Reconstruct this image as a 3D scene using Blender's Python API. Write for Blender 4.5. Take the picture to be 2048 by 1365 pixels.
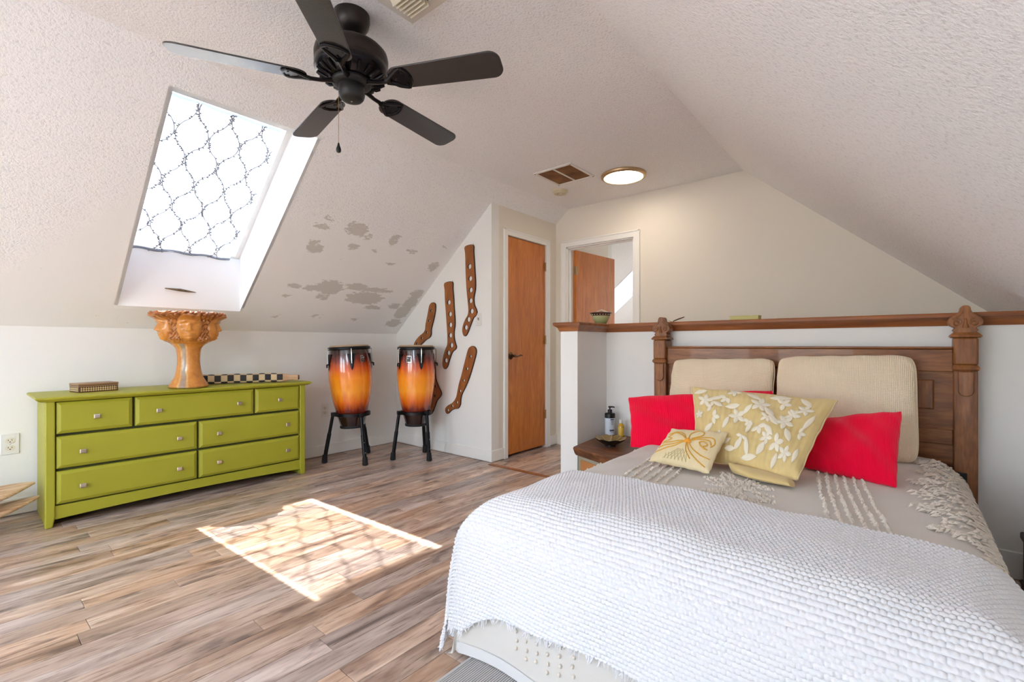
import bpy, bmesh, math, random
import numpy as np
from mathutils import Vector, Matrix, Euler

# ------------------------------------------------------------------ clear
for o in list(bpy.data.objects):
    bpy.data.objects.remove(o, do_unlink=True)
SC = bpy.context.scene
COL = SC.collection
PI = math.pi

# ------------------------------------------------------------------ camera
cd = bpy.data.cameras.new('camera')
cam = bpy.data.objects.new('camera', cd)
COL.objects.link(cam)
cd.sensor_fit = 'HORIZONTAL'
cd.sensor_width = 36.0
cd.lens = 16.418
cd.shift_y = 0.00366
cd.clip_start = 0.02
cam.location = (0, 0, 1.05)
cam.rotation_euler = (PI/2, 0, math.radians(39.865))
SC.camera = cam
SC.cycles.diffuse_bounces = 7
SC.cycles.use_light_tree = False
SC.cycles.adaptive_threshold = 0.02

# ------------------------------------------------------------------ world, sun, fill lamps, exposure
SUN_TRAVEL = Vector((0.53, 0.085, -1.0)).normalized()
w = bpy.data.worlds.new('world')
SC.world = w
w.use_nodes = True
wn = w.node_tree
wn.nodes.clear()
wo = wn.nodes.new('ShaderNodeOutputWorld')
wb = wn.nodes.new('ShaderNodeBackground')
sky = wn.nodes.new('ShaderNodeTexSky')
sky.sky_type = 'NISHITA'
sky.sun_disc = False
sky.sun_elevation = math.radians(61.8)
sky.sun_rotation = math.radians(-81.0)
sky.air_density = 1.0
sky.dust_density = 1.5
wb.inputs['Strength'].default_value = 1.0
wn.links.new(sky.outputs[0], wb.inputs[0])
wn.links.new(wb.outputs[0], wo.inputs[0])

sl = bpy.data.lights.new('sun', 'SUN')
sl.energy = 17.0
sl.angle = math.radians(0.6)
sl.color = (1.0, 0.975, 0.95)
sun = bpy.data.objects.new('sun', sl)
COL.objects.link(sun)
sun.rotation_euler = SUN_TRAVEL.to_track_quat('-Z', 'Y').to_euler()
sun.location = (-6, 0, 9)


def area(name, loc, target, sx, sy, energy, color):
    l = bpy.data.lights.new(name, 'AREA')
    l.shape = 'RECTANGLE'
    l.size = sx
    l.size_y = sy
    l.energy = energy
    l.color = color
    o = bpy.data.objects.new(name, l)
    COL.objects.link(o)
    o.location = loc
    o.rotation_euler = (Vector(target) - Vector(loc)).to_track_quat('-Z', 'Y').to_euler()
    return o


# fill lamps in the unseen gable windows added behind the camera for brightness
area('gable_daylight_a', (-2.62, -3.30, 1.32), (-2.62, 0, 1.25), 1.15, 1.35, 28, (0.84, 0.93, 1.0))
area('gable_daylight_b', (-1.12, -3.30, 1.32), (-1.12, 0, 1.25), 1.15, 1.35, 28, (0.84, 0.93, 1.0))
# portals guide the sky's light through the left skylights
for py in (1.08, 6.765, -1.175, -2.575):
    pt = area('sky_portal', (-3.565, py, 2.095), (-3.565+0.643, py, 2.095-0.766), 0.72, 1.2, 1, (1, 1, 1))
    pt.data.cycles.is_portal = True
# fill lamps at the unseen right-slope skylight and next-room window, both added for brightness
area('right_skylight_daylight', (-0.02, -1.55, 2.04), (-1.3, -1.55, 0.55), 1.1, 0.95, 46, (0.84, 0.93, 1.0))
area('next_room_daylight', (-1.8, 8.72, 1.45), (-1.8, 5, 1.45), 1.1, 1.1, 40, (0.97, 0.985, 1.0))
SC.view_settings.view_transform = 'Standard'
SC.view_settings.look = 'None'
SC.view_settings.gamma = 1.0
SC.view_settings.use_curve_mapping = False
SC.view_settings.exposure = 0.66

# ------------------------------------------------------------------ helpers


def lin(r, g, b):
    f = lambda c: (c/255/12.92) if c/255 <= 0.04045 else ((c/255+0.055)/1.055)**2.4
    return (f(r), f(g), f(b), 1.0)


class MB:
    """collects verts and faces; mi is the material slot of the faces added"""

    def __init__(s):
        s.v = []
        s.f = []
        s.m = []

    def add(s, vs, fs, mi=0):
        b = len(s.v)
        s.v.extend([tuple(map(float, p)) for p in vs])
        s.f.extend([tuple(i+b for i in f) for f in fs])
        s.m.extend([mi]*len(fs))
        return s

    def box(s, x0, x1, y0, y1, z0, z1, mi=0):
        return s.add([(x0, y0, z0), (x1, y0, z0), (x1, y1, z0), (x0, y1, z0), (x0, y0, z1), (x1, y0, z1), (x1, y1, z1), (x0, y1, z1)],
                     [(0, 3, 2, 1), (4, 5, 6, 7), (0, 1, 5, 4), (1, 2, 6, 5), (2, 3, 7, 6), (3, 0, 4, 7)], mi)

    def frames(s, rings, cap0=True, cap1=True, mi=0, closed=True):
        n = len(rings[0])
        vs = [p for r in rings for p in r]
        fs = []
        for i in range(len(rings)-1):
            for j in range(n if closed else n-1):
                k = (j+1) % n
                fs.append((i*n+j, i*n+k, (i+1)*n+k, (i+1)*n+j))
        if cap0:
            fs.append(tuple(reversed(range(n))))
        if cap1:
            fs.append(tuple(range((len(rings)-1)*n, len(rings)*n)))
        return s.add(vs, fs, mi)

    def lathe(s, prof, n=32, c=(0, 0, 0), cap0=True, cap1=True, mi=0, axis='Z'):
        rings = []
        for r, z in prof:
            ring = []
            for j in range(n):
                a = 2*PI*j/n
                p = (r*math.cos(a), r*math.sin(a), z)
                if axis == 'X':
                    p = (p[2], p[0], p[1])
                if axis == 'Y':
                    p = (p[1], p[2], p[0])
                ring.append((c[0]+p[0], c[1]+p[1], c[2]+p[2]))
            rings.append(ring)
        return s.frames(rings, cap0, cap1, mi)

    def tube(s, pts, r, n=8, caps=True, mi=0, flat=1.0):
        pts = [Vector(p) for p in pts]
        rs = r if isinstance(r, (list, tuple)) else [r]*len(pts)
        rings = []
        up = None
        for i, p in enumerate(pts):
            t = (pts[min(i+1, len(pts)-1)]-pts[max(i-1, 0)])
            if t.length < 1e-9:
                t = Vector((0, 0, 1))
            t.normalize()
            if up is None:
                up = Vector((0, 0, 1)) if abs(t.z) < 0.9 else Vector((1, 0, 0))
            a = up - t*up.dot(t)
            if a.length < 1e-6:
                a = t.orthogonal()
            a.normalize()
            up = a
            b = t.cross(a)
            rings.append([p+(a*math.cos(2*PI*j/n)*flat+b*math.sin(2*PI*j/n))*rs[i] for j in range(n)])
        return s.frames(rings, caps, caps, mi)

    def prism(s, poly, axis, a, b, mi=0):
        def P(u, v, w):
            return {'X': (w, u, v), 'Y': (u, w, v), 'Z': (u, v, w)}[axis]
        n = len(poly)
        return s.frames([[P(u, v, a) for u, v in poly], [P(u, v, b) for u, v in poly]], True, True, mi)

    def ell(s, c, r, n=12, m=8, mi=0):
        prof = [(math.sin(PI*i/m), -math.cos(PI*i/m)) for i in range(m+1)]
        rings = [[(c[0]+max(p, 1e-4)*math.cos(2*PI*j/n)*r[0], c[1]+max(p, 1e-4)*math.sin(2*PI*j/n)*r[1], c[2]+q*r[2]) for j in range(n)] for p, q in prof]
        return s.frames(rings, True, True, mi)

    def grid(s, P, mi=0):
        """P: array (n, m, 3)"""
        n, m = P.shape[:2]
        fs = [(i*m+j, i*m+j+1, (i+1)*m+j+1, (i+1)*m+j) for i in range(n-1) for j in range(m-1)]
        return s.add(P.reshape(-1, 3).tolist(), fs, mi)

    def rot(s, M, start=0):
        s.v[start:] = [tuple(M @ Vector(p)) for p in s.v[start:]]
        return s


def root_loc(o):
    while o.parent:
        o = o.parent
    return o


def tag(o, label=None, cat=None, group=None, kind=None):
    if label:
        o['label'] = label
    if cat:
        o['category'] = cat
    if group:
        o['group'] = group
    if kind:
        o['kind'] = kind
    return o


def link(name, me, mats, parent=None, smooth=35):
    for m in (mats if isinstance(mats, (list, tuple)) else [mats]):
        me.materials.append(m)
    o = bpy.data.objects.new(name, me)
    COL.objects.link(o)
    o.parent = parent
    if smooth:
        me.polygons.foreach_set('use_smooth', [True]*len(me.polygons))
        me.set_sharp_from_angle(angle=math.radians(smooth))
    return o


def part(name, mb, mats, parent=None, world=True, bevel=0, seg=2, smooth=35, fix=True):
    """links the collected geometry as one mesh; world coordinates are turned into the root's (unrotated) frame"""
    vs = mb.v
    if world and parent is not None:
        L = root_loc(parent).location
        vs = [(p[0]-L.x, p[1]-L.y, p[2]-L.z) for p in vs]
    me = bpy.data.meshes.new(name)
    me.from_pydata(vs, [], mb.f)
    if any(mb.m):
        me.polygons.foreach_set('material_index', mb.m)
    if fix:
        bm = bmesh.new()
        bm.from_mesh(me)
        bmesh.ops.recalc_face_normals(bm, faces=bm.faces)
        bm.to_mesh(me)
        bm.free()
    me.update()
    o = link(name, me, mats, parent, smooth)
    if bevel:
        b = o.modifiers.new('bevel', 'BEVEL')
        b.width = bevel
        b.segments = seg
        b.limit_method = 'ANGLE'
        b.angle_limit = math.radians(40)
    return o


def gridmesh(name, P, mats, parent=None, closed_u=False, closed_v=False, smooth=180, col=None, uv=None):
    """fast mesh from a numpy grid (n, m, 3), in the root's frame"""
    n, m = P.shape[:2]
    i, j = np.meshgrid(np.arange(n if closed_u else n-1), np.arange(m if closed_v else m-1), indexing='ij')
    i2, j2 = (i+1) % n, (j+1) % m
    F = np.stack([i*m+j, i*m+j2, i2*m+j2, i2*m+j], -1).reshape(-1, 4)
    V = P.reshape(-1, 3)
    if parent is not None:
        V = V - np.array(root_loc(parent).location)
    me = bpy.data.meshes.new(name)
    me.vertices.add(len(V))
    me.vertices.foreach_set('co', V.astype(np.float32).ravel())
    me.loops.add(len(F)*4)
    me.loops.foreach_set('vertex_index', F.astype(np.int32).ravel())
    me.polygons.add(len(F))
    me.polygons.foreach_set('loop_start', np.arange(0, len(F)*4, 4, dtype=np.int32))
    me.polygons.foreach_set('loop_total', np.full(len(F), 4, dtype=np.int32))
    me.update(calc_edges=True)
    if col is not None:
        at = me.color_attributes.new('tone', 'FLOAT_COLOR', 'POINT')
        at.data.foreach_set('color', col.reshape(-1, 4).astype(np.float32).ravel())
    if uv is not None:
        at = me.attributes.new('cloth', 'FLOAT_VECTOR', 'POINT')
        q = np.concatenate([uv.reshape(-1, 2), np.zeros((n*m, 1))], 1)
        at.data.foreach_set('vector', q.astype(np.float32).ravel())
    me.validate()
    return link(name, me, mats, parent, smooth)


def thing(name, label, cat, loc=(0, 0, 0), rz=0.0, group=None):
    o = bpy.data.objects.new(name, None)
    COL.objects.link(o)
    o.empty_display_size = 0.1
    o.location = loc
    o.rotation_euler = (0, 0, rz)
    return tag(o, label, cat, group)


def struct(o, label=None, cat=None):
    return tag(o, label, cat, kind='structure')


def smooth_poly(pts, k=4, closed=True):
    """Catmull-Rom"""
    n = len(pts)
    out = []
    rng = range(n) if closed else range(n-1)
    for i in rng:
        g = lambda j: np.array(pts[j % n] if closed else pts[min(max(j, 0), n-1)], float)
        p0, p1, p2, p3 = g(i-1), g(i), g(i+1), g(i+2)
        for q in range(k):
            t = q/k
            out.append(tuple(0.5*((2*p1)+(-p0+p2)*t+(2*p0-5*p1+4*p2-p3)*t*t+(-p0+3*p1-3*p2+p3)*t**3)))
    if not closed:
        out.append(tuple(np.array(pts[-1], float)))
    return out


# ------------------------------------------------------------------ materials
class NT:
    def __init__(s, name):
        s.mat = bpy.data.materials.new(name)
        s.mat.use_nodes = True
        s.t = s.mat.node_tree
        s.b = s.t.nodes['Principled BSDF']
        s.out = s.t.nodes['Material Output']

    def n(s, typ, **kw):
        nd = s.t.nodes.new('ShaderNode'+typ)
        for k, v in kw.items():
            if hasattr(nd, k) and k not in nd.inputs:
                setattr(nd, k, v)
            else:
                s.set(nd, k, v)
        return nd

    def set(s, nd, k, v):
        inp = nd.inputs[int(k[1:])] if (k[0] == 'i' and k[1:].isdigit()) else nd.inputs[k]
        if isinstance(v, bpy.types.NodeSocket):
            s.t.links.new(v, inp)
        else:
            inp.default_value = v

    def base(s, **kw):
        for k, v in kw.items():
            s.set(s.b, {'col': 'Base Color', 'rough': 'Roughness', 'metal': 'Metallic', 'spec': 'Specular IOR Level', 'coat': 'Coat Weight',
                        'coatr': 'Coat Roughness', 'normal': 'Normal', 'sheen': 'Sheen Weight', 'trans': 'Transmission Weight', 'ior': 'IOR', 'alpha': 'Alpha'}[k], v)
        return s

    def coord(s, out='Object', scale=(1, 1, 1), loc=None):
        tc = s.n('TexCoord')
        mp = s.n('Mapping')
        s.set(mp, 'Vector', tc.outputs[out])
        mp.inputs['Scale'].default_value = scale
        if loc is not None:
            s.set(mp, 'Location', loc)
        return mp.outputs[0]

    def noise(s, vec, scale=5, detail=3, rough=0.5, dist=0.0):
        nd = s.n('TexNoise')
        s.set(nd, 'Vector', vec)
        nd.inputs['Scale'].default_value = scale
        nd.inputs['Detail'].default_value = detail
        nd.inputs['Roughness'].default_value = rough
        nd.inputs['Distortion'].default_value = dist
        return nd.outputs['Fac']

    def ramp(s, fac, stops, interp='LINEAR'):
        nd = s.n('ValToRGB')
        s.set(nd, 'Fac', fac)
        cr = nd.color_ramp
        cr.interpolation = interp
        while len(cr.elements) < len(stops):
            cr.elements.new(0.5)
        for e, (p, c) in zip(cr.elements, stops):
            e.position = p
            e.color = c if len(c) == 4 else (*c, 1)
        return nd.outputs['Color']

    def mix(s, fac, a, b, mode='MIX'):
        nd = s.n('Mix', data_type='RGBA', blend_type=mode)
        s.set(nd, 'i0', fac)
        s.set(nd, 'i6', a)
        s.set(nd, 'i7', b)
        return nd.outputs[2]

    def math(s, op, a, b=0.0, clamp=False):
        nd = s.n('Math', operation=op)
        nd.use_clamp = clamp
        s.set(nd, 'i0', a)
        s.set(nd, 'i1', b)
        return nd.outputs[0]

    def maprange(s, v, a, b, c=0.0, d=1.0, smooth=False):
        nd = s.n('MapRange')
        if smooth:
            nd.interpolation_type = 'SMOOTHSTEP'
        s.set(nd, 'Value', v)
        for k, x in zip(('From Min', 'From Max', 'To Min', 'To Max'), (a, b, c, d)):
            s.set(nd, k, x)
        return nd.outputs[0]

    def bump(s, h, strength=0.5, dist=0.01, normal=None):
        nd = s.n('Bump')
        s.set(nd, 'Height', h)
        s.set(nd, 'Strength', strength)
        nd.inputs['Distance'].default_value = dist
        if normal is not None:
            s.set(nd, 'Normal', normal)
        return nd.outputs[0]

    def sep(s, vec):
        nd = s.n('SeparateXYZ')
        s.set(nd, 'i0', vec)
        return nd.outputs


def simple(name, c, rough=0.5, metal=0.0, spec=0.5, coat=0.0, var=0.0, bscale=0, bstr=0.3, bdist=0.002, sheen=0.0):
    m = NT(name)
    col = c
    if var:
        f = m.noise(m.coord(), 6, 3)
        col = m.mix(f, tuple(x*(1-var) for x in c[:3])+(1,), tuple(min(1, x*(1+var)) for x in c[:3])+(1,))
    m.base(col=col, rough=rough, metal=metal, spec=spec, coat=coat, sheen=sheen)
    if bscale:
        m.base(normal=m.bump(m.noise(m.coord(), bscale, 3), bstr, bdist))
    return m.mat


def wood(name, dark, mid, light, scale=(1, 1, 1), rough=0.45, coat=0.0, rings=0.0, spec=0.4):
    """grain runs along the axis with the small scale"""
    m = NT(name)
    v = m.coord('Object', scale)
    a = m.noise(v, 4.0, 4, 0.55, 0.6+rings)
    b = m.noise(v, 22.0, 3, 0.6, 0.2)
    c = m.ramp(a, [(0.25, dark), (0.5, mid), (0.75, light)])
    c = m.mix(m.ramp(b, [(0.35, (0, 0, 0, 1)), (0.62, (1, 1, 1, 1))]), m.mix(0.45, c, dark), c)
    m.base(col=c, rough=rough, coat=coat, spec=spec)
    m.base(normal=m.bump(b, 0.12, 0.003))
    return m.mat


def wallpaint(name, c):
    m = NT(name)
    f = m.noise(m.coord(), 1.3, 3)
    col = m.mix(f, tuple(x*0.97 for x in c[:3])+(1,), c)
    m.base(col=col, rough=0.6, spec=0.25, normal=m.bump(m.noise(m.coord(), 55, 3), 0.12, 0.004))
    return m.mat


WALL = lin(236, 235, 231)
M_wall = wallpaint('wall paint', WALL)
M_cream_wall = wallpaint('cream wall paint', lin(229, 222, 209))  # creamier and slightly darker than the other walls
M_trim = simple('trim paint', lin(236, 235, 230), 0.4, var=0.02)
M_shaft = simple('skylight shaft paint', lin(240, 240, 238), 0.5)


def popcorn(name, slope=False):
    m = NT(name)
    co = m.coord()
    h = m.noise(co, 92, 3.0, 0.6)
    h2 = m.noise(co, 150, 2, 0.5)
    hh = m.math('ADD', m.math('POWER', h, 1.5), m.math('MULTIPLY', h2, 0.35))
    colr = m.mix(m.ramp(h, [(0.30, (0, 0, 0, 1)), (0.46, (1, 1, 1, 1))]), lin(226, 226, 227), lin(244, 244, 245))
    strength = 1.0
    if slope:
        x, y, z = m.sep(co)
        thr = m.math('SUBTRACT', 1.93, m.maprange(y, 0.65, -0.15, 0.0, 0.75))
        thr = m.math('SUBTRACT', thr, m.maprange(y, 3.2, 3.6, 0.0, 0.9))
        k = m.math('ADD', m.math('SUBTRACT', z, thr), m.math('MULTIPLY', m.math('SUBTRACT', m.noise(co, 3, 3), 0.5), 0.3))
        strength = m.maprange(k, -0.09, 0.06, 0.06, 1.0, True)
        at = m.n('Attribute', attribute_name='tone')
        fld = m.math('ADD', at.outputs['Fac'], m.math('MULTIPLY', m.math('SUBTRACT', m.noise(m.coord('Object', (1.0, 0.45, 1.0)), 38, 4, 0.75), 0.5), 2.3))
        pm = m.maprange(fld, 0.42, 0.55, 0.0, 1.0, True)
        colr = m.mix(m.math('MULTIPLY', strength, 1.0, True), lin(241, 241, 240), colr)
        colr = m.mix(m.math('MULTIPLY', pm, 0.75), colr, lin(196, 192, 185))
    m.base(col=colr, rough=0.9, spec=0.1, normal=m.bump(hh, m.math('MULTIPLY', strength, 0.6), 0.0075))
    return m.mat


M_pop = popcorn('popcorn ceiling')
M_slope = popcorn('scraped popcorn slope', True)


def plank_mat():
    m = NT('laminate plank')
    oi = m.n('ObjectInfo')
    off = m.n('Combine' + 'XYZ')
    m.set(off, 'X', m.math('MULTIPLY', oi.outputs['Random'], 37.0))
    m.set(off, 'Y', m.math('MULTIPLY', oi.outputs['Random'], 91.0))
    m.set(off, 'Z', m.math('MULTIPLY', oi.outputs['Random'], 13.0))
    v = m.coord('Object', (1.0, 0.16, 1.0), off.outputs[0])
    v2 = m.coord('Object', (1.0, 0.07, 1.0), off.outputs[0])
    v3 = m.coord('Object', (1.0, 0.3, 1.0), off.outputs[0])
    big = m.noise(v, 15, 3, 0.55, 0.9)
    grain = m.noise(v2, 95, 4, 0.65, 0.2)
    knot = m.noise(v3, 16, 3, 0.55, 0.3)
    c = m.ramp(big, [(0.28, lin(108, 82, 68)), (0.41, lin(166, 134, 110)), (0.55, lin(191, 162, 138)), (0.72, lin(217, 195, 174))])
    grey = m.ramp(big, [(0.28, lin(108, 94, 88)), (0.41, lin(162, 143, 132)), (0.57, lin(186, 169, 158)), (0.74, lin(213, 199, 188))])
    c = m.mix(m.maprange(oi.outputs['Random'], 0.2, 0.8), c, grey)
    c = m.mix(m.math('MULTIPLY', m.ramp(grain, [(0.36, (1, 1, 1, 1)), (0.52, (0, 0, 0, 1))]), 0.38), c, lin(112, 88, 76))
    c = m.mix(m.math('MULTIPLY', m.ramp(knot, [(0.60, (0, 0, 0, 1)), (0.70, (1, 1, 1, 1))]), 0.7), c, lin(92, 74, 70))
    tone = m.math('ADD', 0.82, m.math('MULTIPLY', m.math('FRACT', m.math('MULTIPLY', oi.outputs['Random'], 7.31)), 0.42))
    mul = m.n('Combine' + 'XYZ', X=tone, Y=tone, Z=tone)
    c = m.mix(1.0, c, mul.outputs[0], 'MULTIPLY')
    m.base(col=c, rough=m.maprange(grain, 0.3, 0.7, 0.24, 0.40), spec=0.6, normal=m.bump(grain, 0.14, 0.002))
    return m.mat


M_plank = plank_mat()
M_sub = simple('plank joint', lin(60, 44, 35), 0.8)

M_cap = wood('cap rail wood', lin(112, 62, 30), lin(152, 90, 46), lin(180, 114, 64), (0.35, 6, 6), 0.38, 0.2)
M_bedwood = wood('antique walnut', lin(90, 50, 22), lin(142, 87, 42), lin(172, 112, 60), (5, 5, 0.8), 0.42, 0.15)
M_bedwood_x = wood('antique walnut crosswise', lin(90, 50, 22), lin(142, 87, 42), lin(172, 112, 60), (0.7, 5, 5), 0.42, 0.15)
M_door = wood('birch door veneer', lin(166, 88, 24), lin(199, 117, 40), lin(216, 138, 58), (3.2, 3.2, 0.45), 0.38, 0.25, 0.6)
M_sock = wood('stretcher wood', lin(124, 70, 32), lin(156, 92, 44), lin(176, 110, 58), (6, 6, 1.0), 0.5, 0.1)
M_sockedge = simple('burnt edge', lin(52, 28, 16), 0.6)
M_drift = wood('driftwood', lin(150, 108, 72), lin(206, 174, 138), lin(232, 208, 178), (6, 0.8, 6), 0.6, 0.05)
M_night = wood('nightstand top wood', lin(70, 38, 20), lin(116, 70, 38), lin(150, 96, 56), (1.0, 5, 5), 0.5, 0.05, 1.2)
M_darkwood = wood('dark chest wood', lin(40, 30, 24), lin(66, 50, 40), lin(84, 66, 54), (5, 0.8, 5), 0.5)
M_green = simple('lime dresser paint', lin(160, 158, 44), 0.42, spec=0.4, var=0.05)
M_nickel = simple('satin nickel', lin(205, 196, 182), 0.28, 1.0)
M_brass = simple('aged brass', lin(168, 140, 100), 0.35, 1.0)
M_steel = simple('chrome rod', lin(214, 212, 208), 0.15, 1.0)
M_blackmetal = simple('black metal', lin(26, 26, 28), 0.34, 0.6)
M_bronze = simple('dark bronze fan', lin(44, 37, 33), 0.33, 0.5, var=0.12)
M_fanblade = simple('painted fan blade', lin(46, 43, 43), 0.24, 0.0, 0.8, var=0.22, bscale=120, bstr=0.12)
M_rubber = simple('rubber', lin(20, 20, 21), 0.7)
M_plate = simple('ivory plate', lin(228, 226, 220), 0.35)
M_slot = simple('dark slot', lin(30, 27, 24), 0.7)
M_black = simple('near black', lin(18, 17, 18), 0.5)

# ------------------------------------------------------------------ structure: dimensions of the attic
XK, ZK = -4.20, 1.166           # left knee wall, its height
XL, XR, ZC = -2.65, -0.98, 2.455   # flat ceiling between the two slopes
SL = (ZC-ZK)/(XL-XK)            # left slope
XKR, ZKR = 0.55, 1.13           # right knee wall
YB, YE, YH = -3.22, 4.09, 8.6   # gable behind the camera, end wall, far wall of the next room
CX, CY0 = -2.81, 3.08           # closet front wall and closet side wall (the one with the stretchers)
zs = lambda x: ZK+(x-XK)*SL

rnd = random.Random(4)
fl = struct(part('floor', MB().box(XK-0.1, XKR+0.1, YB-0.1, YH+0.1, -0.08, -0.005), M_sub, smooth=0), 'worn brown laminate plank floor', 'floor')
cache = {}
for i in range(48):
    x0 = XK+0.1*i
    y = YB - rnd.uniform(0.1, 1.1)
    while y < YE:
        L = rnd.choice([0.9, 1.2, 1.2, 1.5])
        a, b = max(y, YB), min(y+L, YE)
        y += L
        if b-a < 0.05:
            continue
        ln = round(b-a, 2)
        if ln not in cache:
            g = 0.0008
            mb = MB()
            mb.frames([[(g, g, -0.005), (0.1-g, g, -0.005), (0.1-g, ln-g, -0.005), (g, ln-g, -0.005)],
                       [(g, g, -0.0008), (0.1-g, g, -0.0008), (0.1-g, ln-g, -0.0008), (g, ln-g, -0.0008)],
                       [(g+0.0012, g+0.0012, 0), (0.1-g-0.0012, g+0.0012, 0), (0.1-g-0.0012, ln-g-0.0012, 0), (g+0.0012, ln-g-0.0012, 0)]])
            p = part('plank', mb, M_plank, None, smooth=0)
            cache[ln] = p.data
            p.parent = fl
        else:
            p = bpy.data.objects.new('plank', cache[ln])
            COL.objects.link(p)
            p.parent = fl
        p.location = (x0, a, 0)
struct(part('floor_next_room', MB().box(XK, XKR, YE, YH, -0.005, 0.0), simple('beige carpet', lin(178, 160, 140), 0.95, var=0.1, bscale=300, bstr=0.6), smooth=0), 'beige carpet floor beyond the open doorway', 'floor')
# threshold strip in front of the closet door
struct(part('trim_1', MB().box(CX+0.03, -1.80, 3.00, 3.045, 0.0, 0.006), M_cap, bevel=0.003), 'wooden threshold strip across the floor before the closet door', 'trim')

# left knee wall, slopes and flat ceiling
struct(part('wall_left', MB().box(XK-0.1, XK, YB, YH, 0, ZK), M_wall, smooth=0), 'low white knee wall behind the green dresser', 'wall')
struct(part('wall_right', MB().box(XKR, XKR+0.1, YB, YH, 0, ZKR), M_wall, smooth=0), 'low white knee wall right of the bed', 'wall')
SKY = [(0.707, 1.456), (6.39, 7.139), (-1.55, -0.80), (-2.95, -2.20)]  # last two openings are for unseen skylights added to brighten the room
SX0, SX1 = -4.022, -2.79


def slope_piece(y0, y1, x0, x1):
    ny = max(2, int((y1-y0)/0.02)+1) if 1.4 < y0 < 3.0 else 2
    nx = max(2, int((x1-x0)/0.02)+1) if ny > 2 else 2
    ys = np.linspace(y0, y1, ny)
    xs = np.linspace(x0, x1, nx)
    X, Y = np.meshgrid(xs, ys, indexing='ij')
    return np.stack([X, Y, ZK+(X-XK)*SL], -1)


PATCH = [(1.75, -3.29, .058, .014, .9), (2.04, -3.26, .061, .04, 1), (1.75, -3.4, .037, .018, .7), (1.78, -3.45, .057, .03, .9), (2.07, -3.39, .042, .022, .9), (2.38, -3.28, .035, .038, .8),
         (2.61, -3.34, .056, .021, .6), (2.93, -3.25, .045, .013, .6), (1.77, -3.77, .048, .022, .7), (1.91, -3.77, .055, .022, .9), (2.06, -3.75, .094, .05, 1.1), (2.05, -3.85, .054, .019, .8),
         (1.74, -3.86, .032, .013, .7), (2.31, -3.72, .088, .024, 1), (2.52, -3.73, .159, .014, .9), (2.45, -3.82, .147, .046, 1.1), (2.59, -3.91, .071, .021, .8), (2.98, -3.73, .061, .037, 1),
         (2.98, -3.83, .061, .05, 1.1), (2.96, -3.94, .062, .058, 1.1), (2.94, -4.07, .069, .036, 1), (2.82, -3.88, .059, .028, .7), (2.95, -3.44, .048, .038, .7), (2.49, -3.48, .06, .011, .6),
         (1.75, -4.05, .05, .012, .5), (2.09, -4.03, .08, .012, .5), (2.48, -4.05, .048, .013, .5), (1.77, -3.23, .044, .017, .5), (1.97, -3.26, .04, .043, .7), (2.14, -3.29, .034, .023, .6), (2.27, -3.39, .036, .016, .5)]
slope_root = thing('ceiling_slope_left', 'scraped left ceiling slope with skylight and grey bare patches', 'ceiling')
slope_root['kind'] = 'structure'
pieces = [(YB, SKY[3][0], XK, XL), (SKY[3][0], SKY[3][1], XK, SX0), (SKY[3][0], SKY[3][1], SX1, XL), (SKY[3][1], SKY[2][0], XK, XL), (SKY[2][0], SKY[2][1], XK, SX0), (SKY[2][0], SKY[2][1], SX1, XL), (SKY[2][1], SKY[0][0], XK, XL), (SKY[0][0], SKY[0][1], XK, SX0), (SKY[0][0], SKY[0][1], SX1, XL), (SKY[0][1], SKY[1][0], XK, XL),
          (SKY[1][0], SKY[1][1], XK, SX0), (SKY[1][0], SKY[1][1], SX1, XL), (SKY[1][1], YH, XK, XL)]
pieces[9:10] = [(SKY[0][1], 3.10, XK, XL), (3.10, SKY[1][0], XK, XL)]
for y0, y1, x0, x1 in pieces:
    P = slope_piece(y0, y1, x0, x1)
    fld = np.zeros(P.shape[:2])
    if P.shape[0] > 2:
        for py, px, ry, rx, s_ in PATCH:
            d = ((P[..., 1]-py)/(ry*1.25))**2+((P[..., 0]-px)/(rx*1.3))**2
            fld = np.maximum(fld, s_*np.clip(1.25-d*0.75, 0, 1))
    col = np.stack([fld, fld, fld, np.ones_like(fld)], -1)
    o = gridmesh('ceiling_board', P, M_slope, slope_root, col=col)
struct(part('ceiling', MB().box(XL, XR, YB, YH, ZC, ZC+0.05), M_pop, smooth=0), 'flat popcorn-textured ceiling carrying the fan', 'ceiling')
RSY, RSX = (-2.0, -1.1), (-0.62, 0.24)  # opening of the added right-slope skylight, out of view
zr_ = lambda x: ZC+(x-XR)*(ZKR-ZC)/(XKR-XR)
rsl = thing('ceiling_slope_right', 'popcorn-textured ceiling slope over the bed', 'ceiling')
rsl['kind'] = 'structure'
for y0, y1, x0, x1 in ((YB, RSY[0], XR, XKR), (RSY[0], RSY[1], XR, RSX[0]), (RSY[0], RSY[1], RSX[1], XKR), (RSY[1], YH, XR, XKR)):
    mb = MB()
    q = [(x0, zr_(x0)), (x1, zr_(x1)), (x1+0.03, zr_(x1)+0.035), (x0+0.03, zr_(x0)+0.035)]
    mb.prism(q, 'Y', y0, y1)
    part('ceiling_board', mb, M_pop, rsl, smooth=0)

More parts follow.
